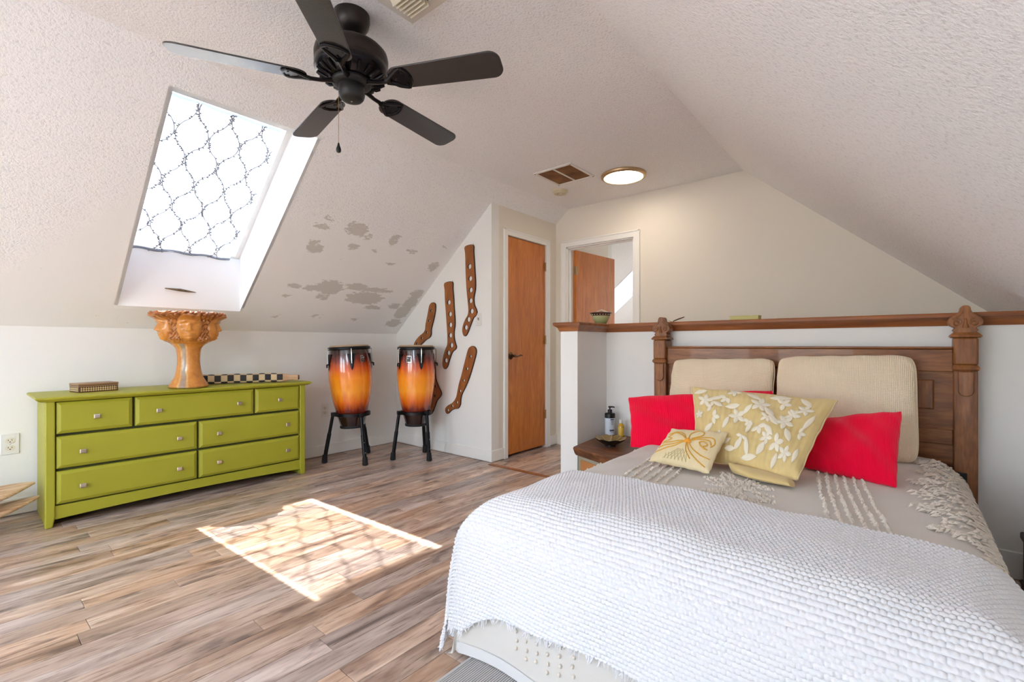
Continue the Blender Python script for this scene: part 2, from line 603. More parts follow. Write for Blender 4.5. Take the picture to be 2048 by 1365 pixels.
# closet side wall (stretchers), closet front wall with door opening, closet back
tri = [(XK, 0), (CX, 0), (CX, zs(CX)), (XK, ZK)]
struct(part('wall_closet_side', MB().prism(tri, 'Y', CY0, CY0+0.1), M_wall, smooth=0), 'white wall with wooden stretchers under the left slope', 'wall')
struct(part('wall_closet_back', MB().prism(tri, 'Y', 5.23, 5.33), M_wall, smooth=0), 'wall behind the open door in the next room', 'wall')
DY0, DY1, DZ = 3.292, 3.902, 2.068
fr = [(CY0+0.1, 0), (DY0, 0), (DY0, DZ), (DY1, DZ), (DY1, 0), (5.23, 0), (5.23, zs(CX)), (CY0+0.1, zs(CX))]
struct(part('wall_closet_front', MB().prism(fr, 'X', CX-0.1, CX), M_cream_wall, smooth=0), 'narrow wall holding the closet door', 'wall')
# end wall with the doorway
OX0, OX1, OZ = -2.675, -1.927, 2.06
ew = [(CX, 0), (OX0, 0), (OX0, OZ), (OX1, OZ), (OX1, 0), (XKR, 0), (XKR, ZKR), (XR, ZC), (XL, ZC), (CX, zs(CX))]
struct(part('wall_end', MB().prism(ew, 'Y', YE, YE+0.1), M_cream_wall, smooth=0), 'cream end wall with the open doorway', 'wall')
gable = [(XK, 0), (XKR, 0), (XKR, ZKR), (XR, ZC), (XL, ZC), (XK, ZK)]
fw_ = MB()
fw_.prism([(XK, 0), (-2.36, 0), (-2.36, 2.01), (XL, 2.01), (XL, ZC), (XK, ZK)], 'Y', YH, YH+0.1)
fw_.prism([(-2.36, 0), (XKR, 0), (XKR, 0.89), (-2.36, 0.89)], 'Y', YH, YH+0.1)
fw_.prism([(-1.24, 0.89), (XKR, 0.89), (XKR, ZKR), (XR, ZC), (-1.24, ZC)], 'Y', YH, YH+0.1)
fw_.prism([(XL, 2.01), (-1.24, 2.01), (-1.24, ZC), (XL, ZC)], 'Y', YH, YH+0.1)
struct(part('wall_far', fw_, M_wall, smooth=0), 'far wall of the next room', 'wall')
# gable wall behind the camera, two unseen sash windows added to brighten the room
gw = MB()
wins = [(-3.19, -2.05), (-1.69, -0.55)]
WZ0, WZ1 = 0.65, 1.99
gw.prism([(XK, 0), (XKR, 0), (XKR, WZ0), (XK, WZ0)], 'Y', YB-0.1, YB)
gw.prism([(XK, WZ0), (wins[0][0], WZ0), (wins[0][0], zs(wins[0][0])), (XK, ZK)], 'Y', YB-0.1, YB)
gw.prism([(wins[0][1], WZ0), (wins[1][0], WZ0), (wins[1][0], WZ1), (wins[0][1], WZ1)], 'Y', YB-0.1, YB)
gw.prism([(wins[1][1], WZ0), (XKR, WZ0), (XKR, ZKR), (XR+(ZC-WZ1)/0.866, WZ1), (wins[1][1], WZ1)], 'Y', YB-0.1, YB)
gw.prism([(wins[0][0], WZ1), (XR+(ZC-WZ1)/0.866, WZ1), (XR, ZC), (XL, ZC), (wins[0][0], zs(wins[0][0]))], 'Y', YB-0.1, YB)
struct(part('wall_back', gw, M_wall, smooth=0), 'gable wall with two windows behind the viewer', 'wall')
gl = NT('window glass')
tr = gl.n('BsdfTransparent')
gs = gl.n('BsdfGlossy')
gs.inputs['Roughness'].default_value = 0.02
ms = gl.n('MixShader', i0=0.06)
gl.t.links.new(tr.outputs[0], ms.inputs[1])
gl.t.links.new(gs.outputs[0], ms.inputs[2])
gl.t.links.new(ms.outputs[0], gl.out.inputs[0])
M_glass = gl.mat
for k, (a, b) in enumerate(wins):
    r = thing('window_%d' % (k+1), ['white sash window behind the viewer, nearer the dresser', 'white sash window behind the viewer, nearer the bed'][k], 'window', ((a+b)/2, YB-0.05, WZ0))
    r['kind'] = 'structure'
    mb = MB()
    t = 0.05
    mb.box(a, b, YB-0.09, YB+0.02, WZ0, WZ0+t).box(a, b, YB-0.09, YB+0.02, WZ1-t, WZ1).box(a, a+t, YB-0.09, YB+0.02, WZ0, WZ1).box(b-t, b, YB-0.09, YB+0.02, WZ0, WZ1)
    zm = (WZ0+WZ1)/2
    mb.box(a+t, b-t, YB-0.07, YB-0.02, zm-0.02, zm+0.02)
    part('window_frame', mb, M_trim, r, smooth=0)
    for z0, z1 in ((WZ0+t, zm-0.02), (zm+0.02, WZ1-t)):
        part('pane', MB().box(a+t, b-t, YB-0.052, YB-0.046, z0, z1), M_glass, r, smooth=0)

r = thing('window_5', 'skylight in the right slope behind the viewer', 'window', (RSX[0], -1.55, zr_(RSX[0])))
r['kind'] = 'structure'  # unseen skylight added as a light source for the left slope
rq = lambda x, k: (x+0.654*k, zr_(x)+0.756*k)
mb = MB()
for ya, yb in ((RSY[0]-0.02, RSY[0]), (RSY[1], RSY[1]+0.02)):
    mb.prism([rq(RSX[0], 0), rq(RSX[1], 0), rq(RSX[1], 0.12), rq(RSX[0], 0.12)], 'Y', ya, yb)
mb.prism([rq(RSX[0]-0.02, 0), rq(RSX[0], 0), rq(RSX[0], 0.12), rq(RSX[0]-0.02, 0.12)], 'Y', RSY[0]-0.02, RSY[1]+0.02)
mb.prism([rq(RSX[1], 0), rq(RSX[1]+0.02, 0), rq(RSX[1]+0.02, 0.12), rq(RSX[1], 0.12)], 'Y', RSY[0]-0.02, RSY[1]+0.02)
part('window_frame', mb, M_trim, r, smooth=0)
part('pane', MB().prism([rq(RSX[0], 0.08), rq(RSX[1], 0.08), rq(RSX[1], 0.085), rq(RSX[0], 0.085)], 'Y', RSY[0], RSY[1]), M_glass, r, smooth=0)
r = thing('window_6', 'window in the far wall of the next room', 'window', (-1.8, YH, 0.9))
r['kind'] = 'structure'  # unseen window added to carry the next room's fill lamp
mb = MB()
mb.box(-2.36, -1.24, YH, YH+0.09, 0.89, 0.93).box(-2.36, -1.24, YH, YH+0.09, 1.97, 2.01).box(-2.36, -2.32, YH, YH+0.09, 0.93, 1.97).box(-1.28, -1.24, YH, YH+0.09, 0.93, 1.97)
part('window_frame', mb, M_trim, r, smooth=0)
part('pane', MB().box(-2.32, -1.28, YH+0.04, YH+0.046, 0.93, 1.97), M_glass, r, smooth=0)

# ------------------------------------------------------------------ skylights
cu = NT('sheer curtain')
tl = cu.n('BsdfTranslucent', Color=(0.20, 0.20, 0.205, 1))
df = cu.n('BsdfDiffuse', Color=(0.9, 0.9, 0.9, 1))
tp = cu.n('BsdfTransparent')
m1 = cu.n('MixShader', i0=0.12)
cu.t.links.new(tl.outputs[0], m1.inputs[1])
cu.t.links.new(df.outputs[0], m1.inputs[2])
m2 = cu.n('MixShader', i0=0.32)
cu.t.links.new(m1.outputs[0], m2.inputs[1])
cu.t.links.new(tp.outputs[0], m2.inputs[2])
cu.t.links.new(m2.outputs[0], cu.out.inputs[0])
M_curtain = cu.mat
M_thread = simple('grey embroidery thread', lin(150, 152, 160), 0.7)
G0, G1 = (-4.03, 1.705), (-3.10, 1.705+0.93*SL)    # lower and upper edge of the pane (x, z)


def skylight(k, ya, yb, label, full=True):
    r = thing('window_%d' % (3, 4, 7, 8)[k], label, 'window', (SX0, (ya+yb)/2, zs(SX0)))
    r['kind'] = 'structure'
    z0, z1 = zs(SX0), zs(SX1)
    t = 0.02
    mb = MB()
    mb.prism([(SX0, z0), (SX0, G0[1]+0.02), (SX0-t, G0[1]+0.02), (SX0-t, z0-0.02)], 'Y', ya-t, yb+t)
    part('shaft_sill', mb, M_shaft, r, smooth=0)
    mb = MB()
    mb.prism([(SX1, z1), (G1[0], G1[1]+0.02), (G1[0]+0.02, G1[1]+0.05), (SX1+0.03, z1+0.03)], 'Y', ya-t, yb+t)
    part('shaft_head', mb, M_shaft, r, smooth=0)
    side = [(SX0, z0), (SX1, z1), (G1[0], G1[1]+0.03), (G0[0], G0[1]+0.03)]
    for y0, y1 in ((ya-t, ya), (yb, yb+t)):
        part('shaft_side', MB().prism(side, 'Y', y0, y1), M_shaft, r, smooth=0)
    # sash frame and pane, parallel to the roof
    d = Vector((G1[0]-G0[0], 0, G1[1]-G0[1]))
    L = d.length
    d.normalize()
    nrm = Vector((-d.z, 0, d.x))
    o0 = Vector((G0[0], 0, G0[1]))

    def slab(u0, u1, y0, y1, h0, h1):
        q = MB()
        c = []
        for h in (h0, h1):
            c.append([tuple(o0+d*u+nrm*h+Vector((0, y, 0))) for u, y in ((u0, y0), (u1, y0), (u1, y1), (u0, y1))])
        q.frames(c)
        return q
    fm = 0.035
    mb = MB()
    for a in ((-0.02, fm, ya-0.03, yb+0.03), (L-fm, L+0.05, ya-0.03, yb+0.03), (fm, L-fm, ya-0.03, ya+fm), (fm, L-fm, yb-fm, yb+0.03)):
        q = slab(*a, 0.02, 0.075)
        mb.add(q.v, q.f)
    part('sash', mb, M_trim, r, smooth=0)
    part('pane', slab(fm, L-fm, ya+fm, yb-fm, 0.045, 0.051), M_glass, r, smooth=0)
    return o0, d, nrm, L


o0, d, nrm, L = skylight(0, SKY[0][0], SKY[0][1], 'deep white skylight above the green dresser')
hall = skylight(1, SKY[1][0], SKY[1][1], 'small white skylight seen through the open doorway')

skylight(2, SKY[2][0], SKY[2][1], 'nearer skylight in the left slope behind the viewer')  # this and the next: unseen skylights added for sunlit floor bounce
skylight(3, SKY[3][0], SKY[3][1], 'farther skylight in the left slope behind the viewer')


def curtain(o0, d, nrm, L, ya, yb, label, mirror=1):
    """embroidered sheer panel stretched under the pane"""
    r = thing('skylight_curtain', label, 'curtain', (G0[0], (ya+yb)/2, G0[1]))
    W = yb-ya
    nu, nv = 90, 60
    hang = 0.035

    def S(u, v, lift=0.0):
        u = np.asarray(u, float)
        v = np.asarray(v, float)
        hem = 0.012*np.sin(v*19)+0.008*np.sin(v*43+1)
        uu = u + hem*np.clip(1-u/0.12, 0, 1)
        h = 0.004*np.sin(v*31+u*2)+0.004*np.sin(u*17+v*5) - 0.012*np.sin(PI*np.clip(u/L, 0, 1))
        h = h-lift
        return np.stack([o0.x+d.x*uu+nrm.x*h, ya+v, o0.z+d.z*uu+nrm.z*h], -1)
    U, V = np.meshgrid(np.linspace(-0.01, L-0.03, nu), np.linspace(0, W, nv), indexing='ij')
    gridmesh('panel', S(U, V), M_curtain, r)
    # doubled hems at both ends
    for a, b in ((-0.008, 0.03), (L-0.085, L-0.032)):
        U, V = np.meshgrid(np.linspace(a, b, 4), np.linspace(0, W, nv), indexing='ij')
        gridmesh('hem', S(U, V, 0.004), M_curtain, r)
    rr = random.Random(7)
    mb = MB()
    c = 0.0875
    lam = 0.35
    A = 0.040
    for k in range(-1, int(W/c)+2):
        ph = 0 if k % 2 else PI
        pts = []
        for u in np.arange(0.0, L-0.04, 0.011):
            sn = math.sin(2*PI*u/lam+ph)
            v = k*c+0.03+A*math.copysign(abs(sn)**0.75, sn)
            if 0.004 < v < W-0.004:
                pts.append(tuple(S(u, v, 0.003)))
                if rr.random() < 0.55:
                    q = S(u, min(max(v+rr.choice([-1, 1])*0.006, 0), W), 0.004)
                    mb.ell(q, (0.0052, 0.007, 0.0052), 5, 3)
            else:
                if len(pts) > 2:
                    mb.tube(pts, 0.0029, 4)
                pts = []
        if len(pts) > 2:
            mb.tube(pts, 0.0029, 4)
    part('embroidery', mb, M_thread, r, smooth=60)
    return r


curtain(o0, d, nrm, L, SKY[0][0]+0.055, SKY[0][1]-0.075, 'white sheer curtain with grey vine lattice stretched across the near skylight')
curtain(*hall, SKY[1][0]+0.04, SKY[1][1]-0.05, 'white sheer curtain over the skylight seen through the doorway')

# bark-like twig on the sill of the shaft
tw = thing('twig_ornament', 'thin brown twig ornament fixed to the skylight sill', 'ornament', (SX0+0.008, 1.063, 1.446))
mb = MB()
mb.tube([(SX0+0.008, 0.965, 1.452), (SX0+0.010, 1.01, 1.449), (SX0+0.013, 1.06, 1.446), (SX0+0.010, 1.11, 1.441), (SX0+0.008, 1.155, 1.438)], [0.003, 0.007, 0.010, 0.007, 0.002], 7)
part('twig', mb, simple('twig bark', lin(112, 94, 70), 0.8, var=0.2), tw)
mb = MB()
mb.ell((SX0+0.016, 1.05, 1.447), (0.008, 0.018, 0.008), 8, 6)
mb.ell((SX0+0.014, 1.085, 1.443), (0.007, 0.014, 0.007), 8, 6)
part('bud', mb, simple('twig bud', lin(96, 76, 52), 0.8), tw)

# ------------------------------------------------------------------ baseboards
BH = 0.105
bb = lambda: MB()
struct(part('baseboard_left', MB().box(XK, XK+0.014, YB, CY0, 0.004, BH), M_trim, bevel=0.004), 'white baseboard along the left knee wall', 'baseboard')
struct(part('baseboard_closet_side', MB().box(XK+0.014, CX+0.014, CY0-0.014, CY0, 0.004, BH), M_trim, bevel=0.004), 'white baseboard below the wooden stretchers', 'baseboard')
struct(part('baseboard_closet_front', MB().box(CX, CX+0.014, CY0, DY0-0.055, 0.004, BH), M_trim, bevel=0.004), 'short baseboard left of the closet door', 'baseboard')
struct(part('baseboard_closet_corner', MB().box(CX, CX+0.014, DY1+0.06, YE, 0.004, BH), M_trim, bevel=0.004), 'short baseboard right of the closet door', 'baseboard')
struct(part('baseboard_bed', MB().box(-1.65, XKR, 3.036, 3.05, 0.004, BH+0.02), M_trim, bevel=0.004), 'white baseboard on the half wall beside the bed', 'baseboard')
struct(part('baseboard_right', MB().box(XKR-0.014, XKR, YB, 3.03, 0.004, BH), M_trim, bevel=0.004), 'white baseboard along the right knee wall', 'baseboard')

# ------------------------------------------------------------------ half wall with wooden cap
HX0, HX1, HY0, HY1, HYB, HZ = -1.783, -1.65, 2.653, 3.05, 3.17, 1.148
mb = MB()
mb.prism([(HX0, HY0), (HX1, HY0), (HX1, HY1), (XKR, HY1), (XKR, HYB), (HX0, HYB)], 'Z', 0, HZ)
struct(part('wall_half', mb, M_wall, smooth=0), 'white half wall behind the bed with a short return', 'wall')
mb = MB()
rings = []
xe = 0.47
for z, o in ((HZ-0.008, 0.006), (HZ+0.004, 0.012), (HZ+0.016, 0.016), (HZ+0.024, 0.026), (HZ+0.030, 0.034), (HZ+0.032, 0.038), (HZ+0.046, 0.040), (HZ+0.052, 0.036)):
    rings.append([(HX0-o, HY0-o, z), (HX1+o, HY0-o, z), (HX1+o, HY1-o, z), (xe, HY1-o, z), (xe, HYB+o, z), (HX0-o, HYB+o, z)])
mb.frames(rings)
struct(part('trim_2', mb, M_cap, smooth=25), 'brown moulded wooden cap rail on the half wall', 'cap rail')
CAPZ = HZ+0.052

# ------------------------------------------------------------------ doors and casings


def casing_x(x, y0, y1, z1, wd=0.055, th=0.016):
    mb = MB()
    mb.box(x, x+th, y0-wd, y0, 0.0, z1+wd).box(x, x+th, y1, y1+wd, 0.0, z1+wd).box(x, x+th, y0, y1, z1, z1+wd)
    mb.box(x+th, x+th+0.006, y0-wd, y0-wd+0.014, 0.0, z1+wd).box(x+th, x+th+0.006, y1+wd-0.014, y1+wd, 0.0, z1+wd).box(x+th, x+th+0.006, y0-wd, y1+wd, z1+wd-0.014, z1+wd)
    return mb


struct(part('trim_3', casing_x(CX, DY0, DY1, DZ), M_trim, bevel=0.003), 'white casing around the closet door', 'door casing')
mb = MB()
wd, th = 0.062, 0.016
y = YE
mb.box(OX0-wd, OX0, y-th, y, 0, OZ+wd).box(OX1, OX1+wd, y-th, y, 0, OZ+wd).box(OX0, OX1, y-th, y, OZ, OZ+wd)
mb.box(OX0-wd, OX0-wd+0.014, y-th-0.006, y-th, 0, OZ+wd).box(OX1+wd-0.014, OX1+wd, y-th-0.006, y-th, 0, OZ+wd).box(OX0-wd, OX1+wd, y-th-0.006, y-th, OZ+wd-0.014, OZ+wd)
struct(part('trim_4', mb, M_trim, bevel=0.003), 'white casing around the open doorway', 'door casing')
mb = MB()
mb.box(OX0, OX0+0.012, y, y+0.1, 0, OZ).box(OX1-0.012, OX1, y, y+0.1, 0, OZ).box(OX0, OX1, y, y+0.1, OZ-0.012, OZ)
mb.box(OX0+0.012, OX0+0.022, y+0.04, y+0.06, 0, OZ-0.012).box(OX1-0.022, OX1-0.012, y+0.04, y+0.06, 0, OZ-0.012).box(OX0+0.012, OX1-0.012, y+0.04, y+0.06, OZ-0.022, OZ-0.012)
struct(part('trim_5', mb, M_trim, smooth=0), 'white jamb lining the open doorway', 'door jamb')


def hinge(parent, x, y, z, along='Y', world=True):
    mb = MB()
    mb.lathe([(0.006, -0.045), (0.006, 0.045)], 10, (x, y, z))
    if along == 'Y':
        mb.box(x-0.002, x+0.001, y-0.02, y+0.018, z-0.042, z+0.042)
    else:
        mb.box(x-0.02, x+0.02, y-0.002, y+0.002, z-0.042, z+0.042)
    return part('hinge', mb, M_brass, parent, world=world)


dr = thing('door_1', 'closed flat orange birch closet door with dark lever handle', 'door', (CX-0.02, (DY0+DY1)/2, 0))
dr['kind'] = 'structure'
lf = part('door_leaf', MB().box(CX-0.045, CX-0.006, DY0+0.004, DY1-0.004, 0.022, DZ-0.005), M_door, dr, bevel=0.002)
for z in (1.848, 1.10, 0.339):
    hinge(lf, CX+0.004, DY1-0.001, z)
mb = MB()
hx, hy, hz = CX-0.006, 3.352, 0.945
mb.lathe([(0.033, 0), (0.034, 0.004), (0.030, 0.009), (0.022, 0.012), (0.014, 0.016), (0.011, 0.045), (0.0135, 0.055), (0.010, 0.060)], 22, (hx, hy, hz), axis='X')
mb.tube([(hx+0.050, hy, hz), (hx+0.055, hy+0.03, hz-0.004), (hx+0.052, hy+0.06, hz-0.002), (hx+0.048, hy+0.09, hz+0.006), (hx+0.048, hy+0.115, hz+0.003)], [0.011, 0.009, 0.007, 0.008, 0.006], 10)
part('lever_handle', mb, simple('oil rubbed bronze', lin(92, 72, 56), 0.25, 0.9), lf)
mb = MB()
mb.box(CX-0.09, CX-0.05, DY0, DY1, 0, DZ)
# door of the next room, swung open
d2 = thing('door_2', 'orange birch door swung open into the next room', 'door', (OX0+0.018, YE+0.102, 0), math.radians(85.2))
d2['kind'] = 'structure'
lf2 = part('door_leaf', MB().box(0.0, 0.735, -0.036, 0.0, 0.02, 2.042), M_door, d2, world=False, bevel=0.002)
for z in (1.83, 1.08, 0.32):
    mb = MB()
    mb.lathe([(0.007, -0.045), (0.007, 0.045)], 10, (-0.004, -0.040, z))
    mb.box(-0.002, 0.0, -0.036, -0.004, z-0.042, z+0.042)
    mb.box(0.0, 0.03, -0.0385, -0.036, z-0.042, z+0.042)
    part('hinge', mb, M_brass, lf2, world=False)

# ------------------------------------------------------------------ wall plates


def outlet(x, y, z, label):
    r = thing('wall_outlet', label, 'outlet', (x, y, z), group='duplex outlets on the knee wall')
    part('plate', MB().box(x, x+0.006, y-0.040, y+0.040, z-0.063, z+0.063), M_plate, r, bevel=0.003)
    for s in (-1, 1):
        mb = MB()
        pts = [(0.021*math.cos(a)*1.0, max(-0.0155, min(0.0155, 0.019*math.sin(a)))) for a in np.linspace(0, 2*PI, 24, endpoint=False)]
        mb.prism([(y+p, z+s*0.0225+q) for p, q in pts], 'X', x+0.006, x+0.0085)
        rc = part('receptacle', mb, simple('receptacle face', lin(222, 214, 196), 0.4), r)
        mb = MB()
        zz = z+s*0.0225
        mb.box(x+0.0085, x+0.0092, y-0.009, y-0.0065, zz-0.001, zz+0.007).box(x+0.0085, x+0.0092, y+0.0065, y+0.009, zz-0.001, zz+0.007)
        mb.lathe([(0.003, 0), (0.003, 0.0008)], 8, (x+0.0085, y, zz-0.008), axis='X')
        part('slots', mb, M_slot, rc)
    part('screw', MB().lathe([(0.003, 0), (0.002, 0.001)], 8, (x+0.006, y, z), axis='X'), M_nickel, r)


outlet(XK, 0.225, 0.44, 'white duplex outlet at the left edge, left of the green dresser')
outlet(XK, 2.258, 0.429, 'white duplex outlet between the dresser and the drums')
sw = thing('light_switch', 'white toggle switch plate beside the long wooden stretcher', 'light switch', (-2.965, CY0, 1.283))
part('plate', MB().box(-3.0, -2.93, CY0-0.006, CY0, 1.225, 1.341), M_plate, sw, bevel=0.003)
part('toggle', MB().frames([[(-2.972, CY0-0.006, 1.272), (-2.958, CY0-0.006, 1.272), (-2.958, CY0-0.006, 1.296), (-2.972, CY0-0.006, 1.296)], [(-2.970, CY0-0.018, 1.288), (-2.960, CY0-0.018, 1.288), (-2.960, CY0-0.018, 1.298), (-2.970, CY0-0.018, 1.298)]]), simple('toggle grey', lin(150, 148, 142), 0.4), sw)
for s in (-1, 1):
    part('screw', MB().lathe([(0.0035, 0), (0.0025, -0.0015)], 8, (-2.965, CY0-0.006, 1.283+s*0.04), axis='Y'), M_nickel, sw)

# ------------------------------------------------------------------ sock stretchers on the closet side wall
STR = {
    'A': ([(-3.138, 1.969), (-3.135, 1.907), (-3.131, 1.820), (-3.128, 1.721), (-3.121, 1.622), (-3.112, 1.536), (-3.100, 1.449), (-3.091, 1.375), (-3.100, 1.327), (-3.130, 1.291), (-3.159, 1.243), (-3.174, 1.194), (-3.165, 1.150), (-3.147, 1.131), (-3.124, 1.133), (-3.095, 1.167), (-3.069, 1.216), (-3.043, 1.264), (-3.021, 1.299), (-2.992, 1.316), (-2.979, 1.346), (-2.992, 1.383), (-3.013, 1.420), (-3.018, 1.481), (-3.001, 1.552), (-2.997, 1.612), (-3.004, 1.709), (-3.014, 1.831), (-3.021, 1.905), (-3.029, 1.972)],
          [(-3.074, 1.775), (-3.064, 1.663), (-3.058, 1.556), (-3.060, 1.457), (-3.045, 1.360), (-3.086, 1.285), (-3.121, 1.212)], 0.0195, 'tall wooden sock stretcher with seven large holes nearest the light switch'),
    'B': ([(-3.422, 1.650), (-3.418, 1.583), (-3.416, 1.519), (-3.408, 1.429), (-3.397, 1.326), (-3.384, 1.198), (-3.378, 1.096), (-3.384, 1.045), (-3.408, 1.006), (-3.437, 0.942), (-3.450, 0.877), (-3.446, 0.839), (-3.427, 0.816), (-3.403, 0.814), (-3.374, 0.841), (-3.352, 0.892), (-3.328, 0.944), (-3.304, 0.982), (-3.263, 1.007), (-3.252, 1.032), (-3.267, 1.070), (-3.282, 1.120), (-3.282, 1.183), (-3.271, 1.233), (-3.271, 1.296), (-3.282, 1.397), (-3.289, 1.498), (-3.300, 1.587), (-3.309, 1.656)],
          [(-3.354, 1.459), (-3.337, 1.345), (-3.333, 1.241), (-3.333, 1.141), (-3.318, 1.045), (-3.359, 0.971), (-3.395, 0.898)], 0.0195, 'square-topped wooden sock stretcher with large holes, second from the slope'),
    'C': ([(-3.617, 1.469), (-3.577, 1.471), (-3.552, 1.450), (-3.552, 1.397), (-3.567, 1.333), (-3.591, 1.268), (-3.615, 1.203), (-3.617, 1.157), (-3.638, 1.124), (-3.699, 1.098), (-3.750, 1.065), (-3.782, 1.044), (-3.814, 1.004), (-3.878, 0.976), (-3.899, 1.003), (-3.889, 1.058), (-3.856, 1.099), (-3.803, 1.139), (-3.740, 1.172), (-3.713, 1.205), (-3.705, 1.258), (-3.688, 1.311), (-3.668, 1.376), (-3.648, 1.442)],
          [(-3.613, 1.390), (-3.646, 1.291), (-3.682, 1.174), (-3.759, 1.118), (-3.835, 1.061)], 0.0085, 'small wooden sock stretcher whose toe meets the top of the right drum'),
    'D': ([(-3.077, 1.027), (-3.043, 1.039), (-3.009, 1.031), (-2.989, 1.003), (-2.992, 0.961), (-3.018, 0.888), (-3.052, 0.802), (-3.086, 0.727), (-3.130, 0.651), (-3.174, 0.587), (-3.191, 0.536), (-3.197, 0.486), (-3.227, 0.446), (-3.273, 0.436), (-3.318, 0.419), (-3.356, 0.390), (-3.384, 0.381), (-3.406, 0.398), (-3.408, 0.430), (-3.374, 0.461), (-3.318, 0.488), (-3.282, 0.517), (-3.254, 0.556), (-3.236, 0.620), (-3.218, 0.683), (-3.191, 0.747), (-3.165, 0.822), (-3.138, 0.897), (-3.112, 0.971), (-3.095, 1.008)],
          [(-3.060, 0.942), (-3.105, 0.827), (-3.151, 0.715), (-3.198, 0.614), (-3.242, 0.503), (-3.306, 0.463), (-3.369, 0.417)], 0.0095, 'round-topped wooden sock stretcher with small holes, lowest on the open wall'),
    'E': ([(-3.627, 0.913), (-3.583, 0.907), (-3.558, 0.835), (-3.548, 0.718), (-3.508, 0.642), (-3.466, 0.580), (-3.479, 0.540), (-3.528, 0.498), (-3.558, 0.443), (-3.597, 0.374), (-3.648, 0.343), (-3.688, 0.366), (-3.668, 0.434), (-3.627, 0.516), (-3.623, 0.622), (-3.648, 0.753), (-3.648, 0.872)],
          [(-3.597, 0.834), (-3.548, 0.640), (-3.554, 0.541), (-3.627, 0.398)], 0.0085, 'wooden sock stretcher mostly hidden behind the right drum'),
}


def holed_plate(name, outline, holes, r, y0, y1, mats):
    """flat plate in XZ with round holes, dark edges"""
    bm = bmesh.new()
    loops = [outline]+[[(hx+r*math.cos(a), hz+r*math.sin(a)) for a in np.linspace(0, 2*PI, 18, endpoint=False)] for hx, hz in holes]
    edges = []
    for lp in loops:
        vs = [bm.verts.new((x, y0, z)) for x, z in lp]
        for i in range(len(vs)):
            edges.append(bm.edges.new((vs[i], vs[(i+1) % len(vs)])))
    res = bmesh.ops.triangle_fill(bm, use_beauty=True, use_dissolve=False, edges=edges)
    faces = [g for g in res['geom'] if isinstance(g, bmesh.types.BMFace)]
    ext = bmesh.ops.extrude_face_region(bm, geom=faces)
    bmesh.ops.translate(bm, verts=[g for g in ext['geom'] if isinstance(g, bmesh.types.BMVert)], vec=(0, y1-y0, 0))
    bmesh.ops.recalc_face_normals(bm, faces=bm.faces)
    for f in bm.faces:
        f.material_index = 0 if abs(f.normal.y) > 0.7 else 1
    me = bpy.data.meshes.new(name)
    bm.to_mesh(me)
    bm.free()
    return link(name, me, mats, None, 30)


def inset_poly(p, k):
    """moves a closed outline inwards"""
    p = np.array(p)
    t = np.roll(p, -1, 0)-np.roll(p, 1, 0)
    t /= np.linalg.norm(t, axis=1)[:, None]+1e-9
    ar = np.sum(p[:, 0]*np.roll(p[:, 1], -1)-np.roll(p[:, 0], -1)*p[:, 1])
    nn = np.stack([-t[:, 1], t[:, 0]], 1)*(1 if ar > 0 else -1)
    return [tuple(q) for q in p+nn*k]


for k, (ol, hs, r, lab) in STR.items():
    sm = smooth_poly(ol, 3)
    if k in 'AB':   # square tops stay square
        sm = [q for q in sm]
    root = thing('sock_stretcher', lab, 'sock stretcher', (sum(p[0] for p in ol)/len(ol), CY0, min(p[1] for p in ol)), group='wooden sock stretchers on the wall')
    L0 = root.location
    o = holed_plate('blank', sm, hs, r+0.004, CY0-0.001, CY0-0.011, [M_sockedge, M_sockedge])
    o2 = holed_plate('face', inset_poly(sm, 0.0035), hs, r+0.004, CY0-0.0105, CY0-0.0135, [M_sock, M_sockedge])
    for q in (o, o2):
        q.data.transform(Matrix.Translation(-L0))
        q.parent = root
    hg = MB()
    top = max(ol, key=lambda p: p[1])
    hg.tube([(top[0]-0.003, CY0-0.001, top[1]+0.012), (top[0]-0.003, CY0-0.008, top[1]+0.010), (top[0]-0.003, CY0-0.008, top[1]-0.006)], 0.0016, 6)
    part('nail', hg, M_nickel, root)

# ------------------------------------------------------------------ green dresser
D0, D1, DXF, DXB, DT = 0.335, 1.84, -3.73, -4.17, 0.752
ds = thing('dresser', 'long lime green dresser with seven drawers and square knobs', 'dresser', (-3.95, 1.09, 0))
for ya, yb in ((D0+0.005, D0+0.03), (D1-0.03, D1-0.005)):
    part('side_panel', MB().box(DXB, DXF-0.03, ya, yb, 0.0, 0.725), M_green, ds, bevel=0.003)
for a, b, s in ((D0, D0+0.042, 1), (D1-0.042, D1, -1)):
    mb = MB()
    inn = b if s > 0 else a
    rings = []
    for z in (0.0, 0.06, 0.725):
        dx = 0.010 if z == 0 else 0.0
        ya, yb = (a, b-dx) if s > 0 else (a+dx, b)
        rings.append([(DXF-0.045, ya, z), (DXF, ya, z), (DXF, yb, z), (DXF-0.045, yb, z)])
    mb.frames(rings)
    ym = (a+b)/2 - s*0.008
    part('stile', mb, M_green, ds, bevel=0.006, seg=3)
mb = MB()
mb.box(DXB, DXF-0.034, D0+0.03, D1-0.03, 0.075, 0.724)
part('carcass', mb, simple('dresser inside', lin(64, 66, 26), 0.7), ds)  # dark green puts the shadow of the drawer gaps into the colour
mb = MB()
arc = [(y, 0.043+0.016*(1-((y-1.0875)/0.71)**2)) for y in np.linspace(D0+0.042, D1-0.042, 25)]
mb.prism(arc+[(D1-0.042, 0.119), (D0+0.042, 0.119)], 'X', DXF-0.03, DXF-0.012)
part('apron', mb, M_green, ds, smooth=20)
mb = MB()
rings = []
for z, o in ((0.722, -0.020), (0.730, -0.006), (0.738, 0.004), (0.745, 0.006), (DT-0.002, 0.003), (DT, -0.004)):
    rings.append([(-4.188, 0.300-o, z), (-3.704+o, 0.300-o, z), (-3.704+o, 1.874+o, z), (-4.188, 1.874+o, z)])
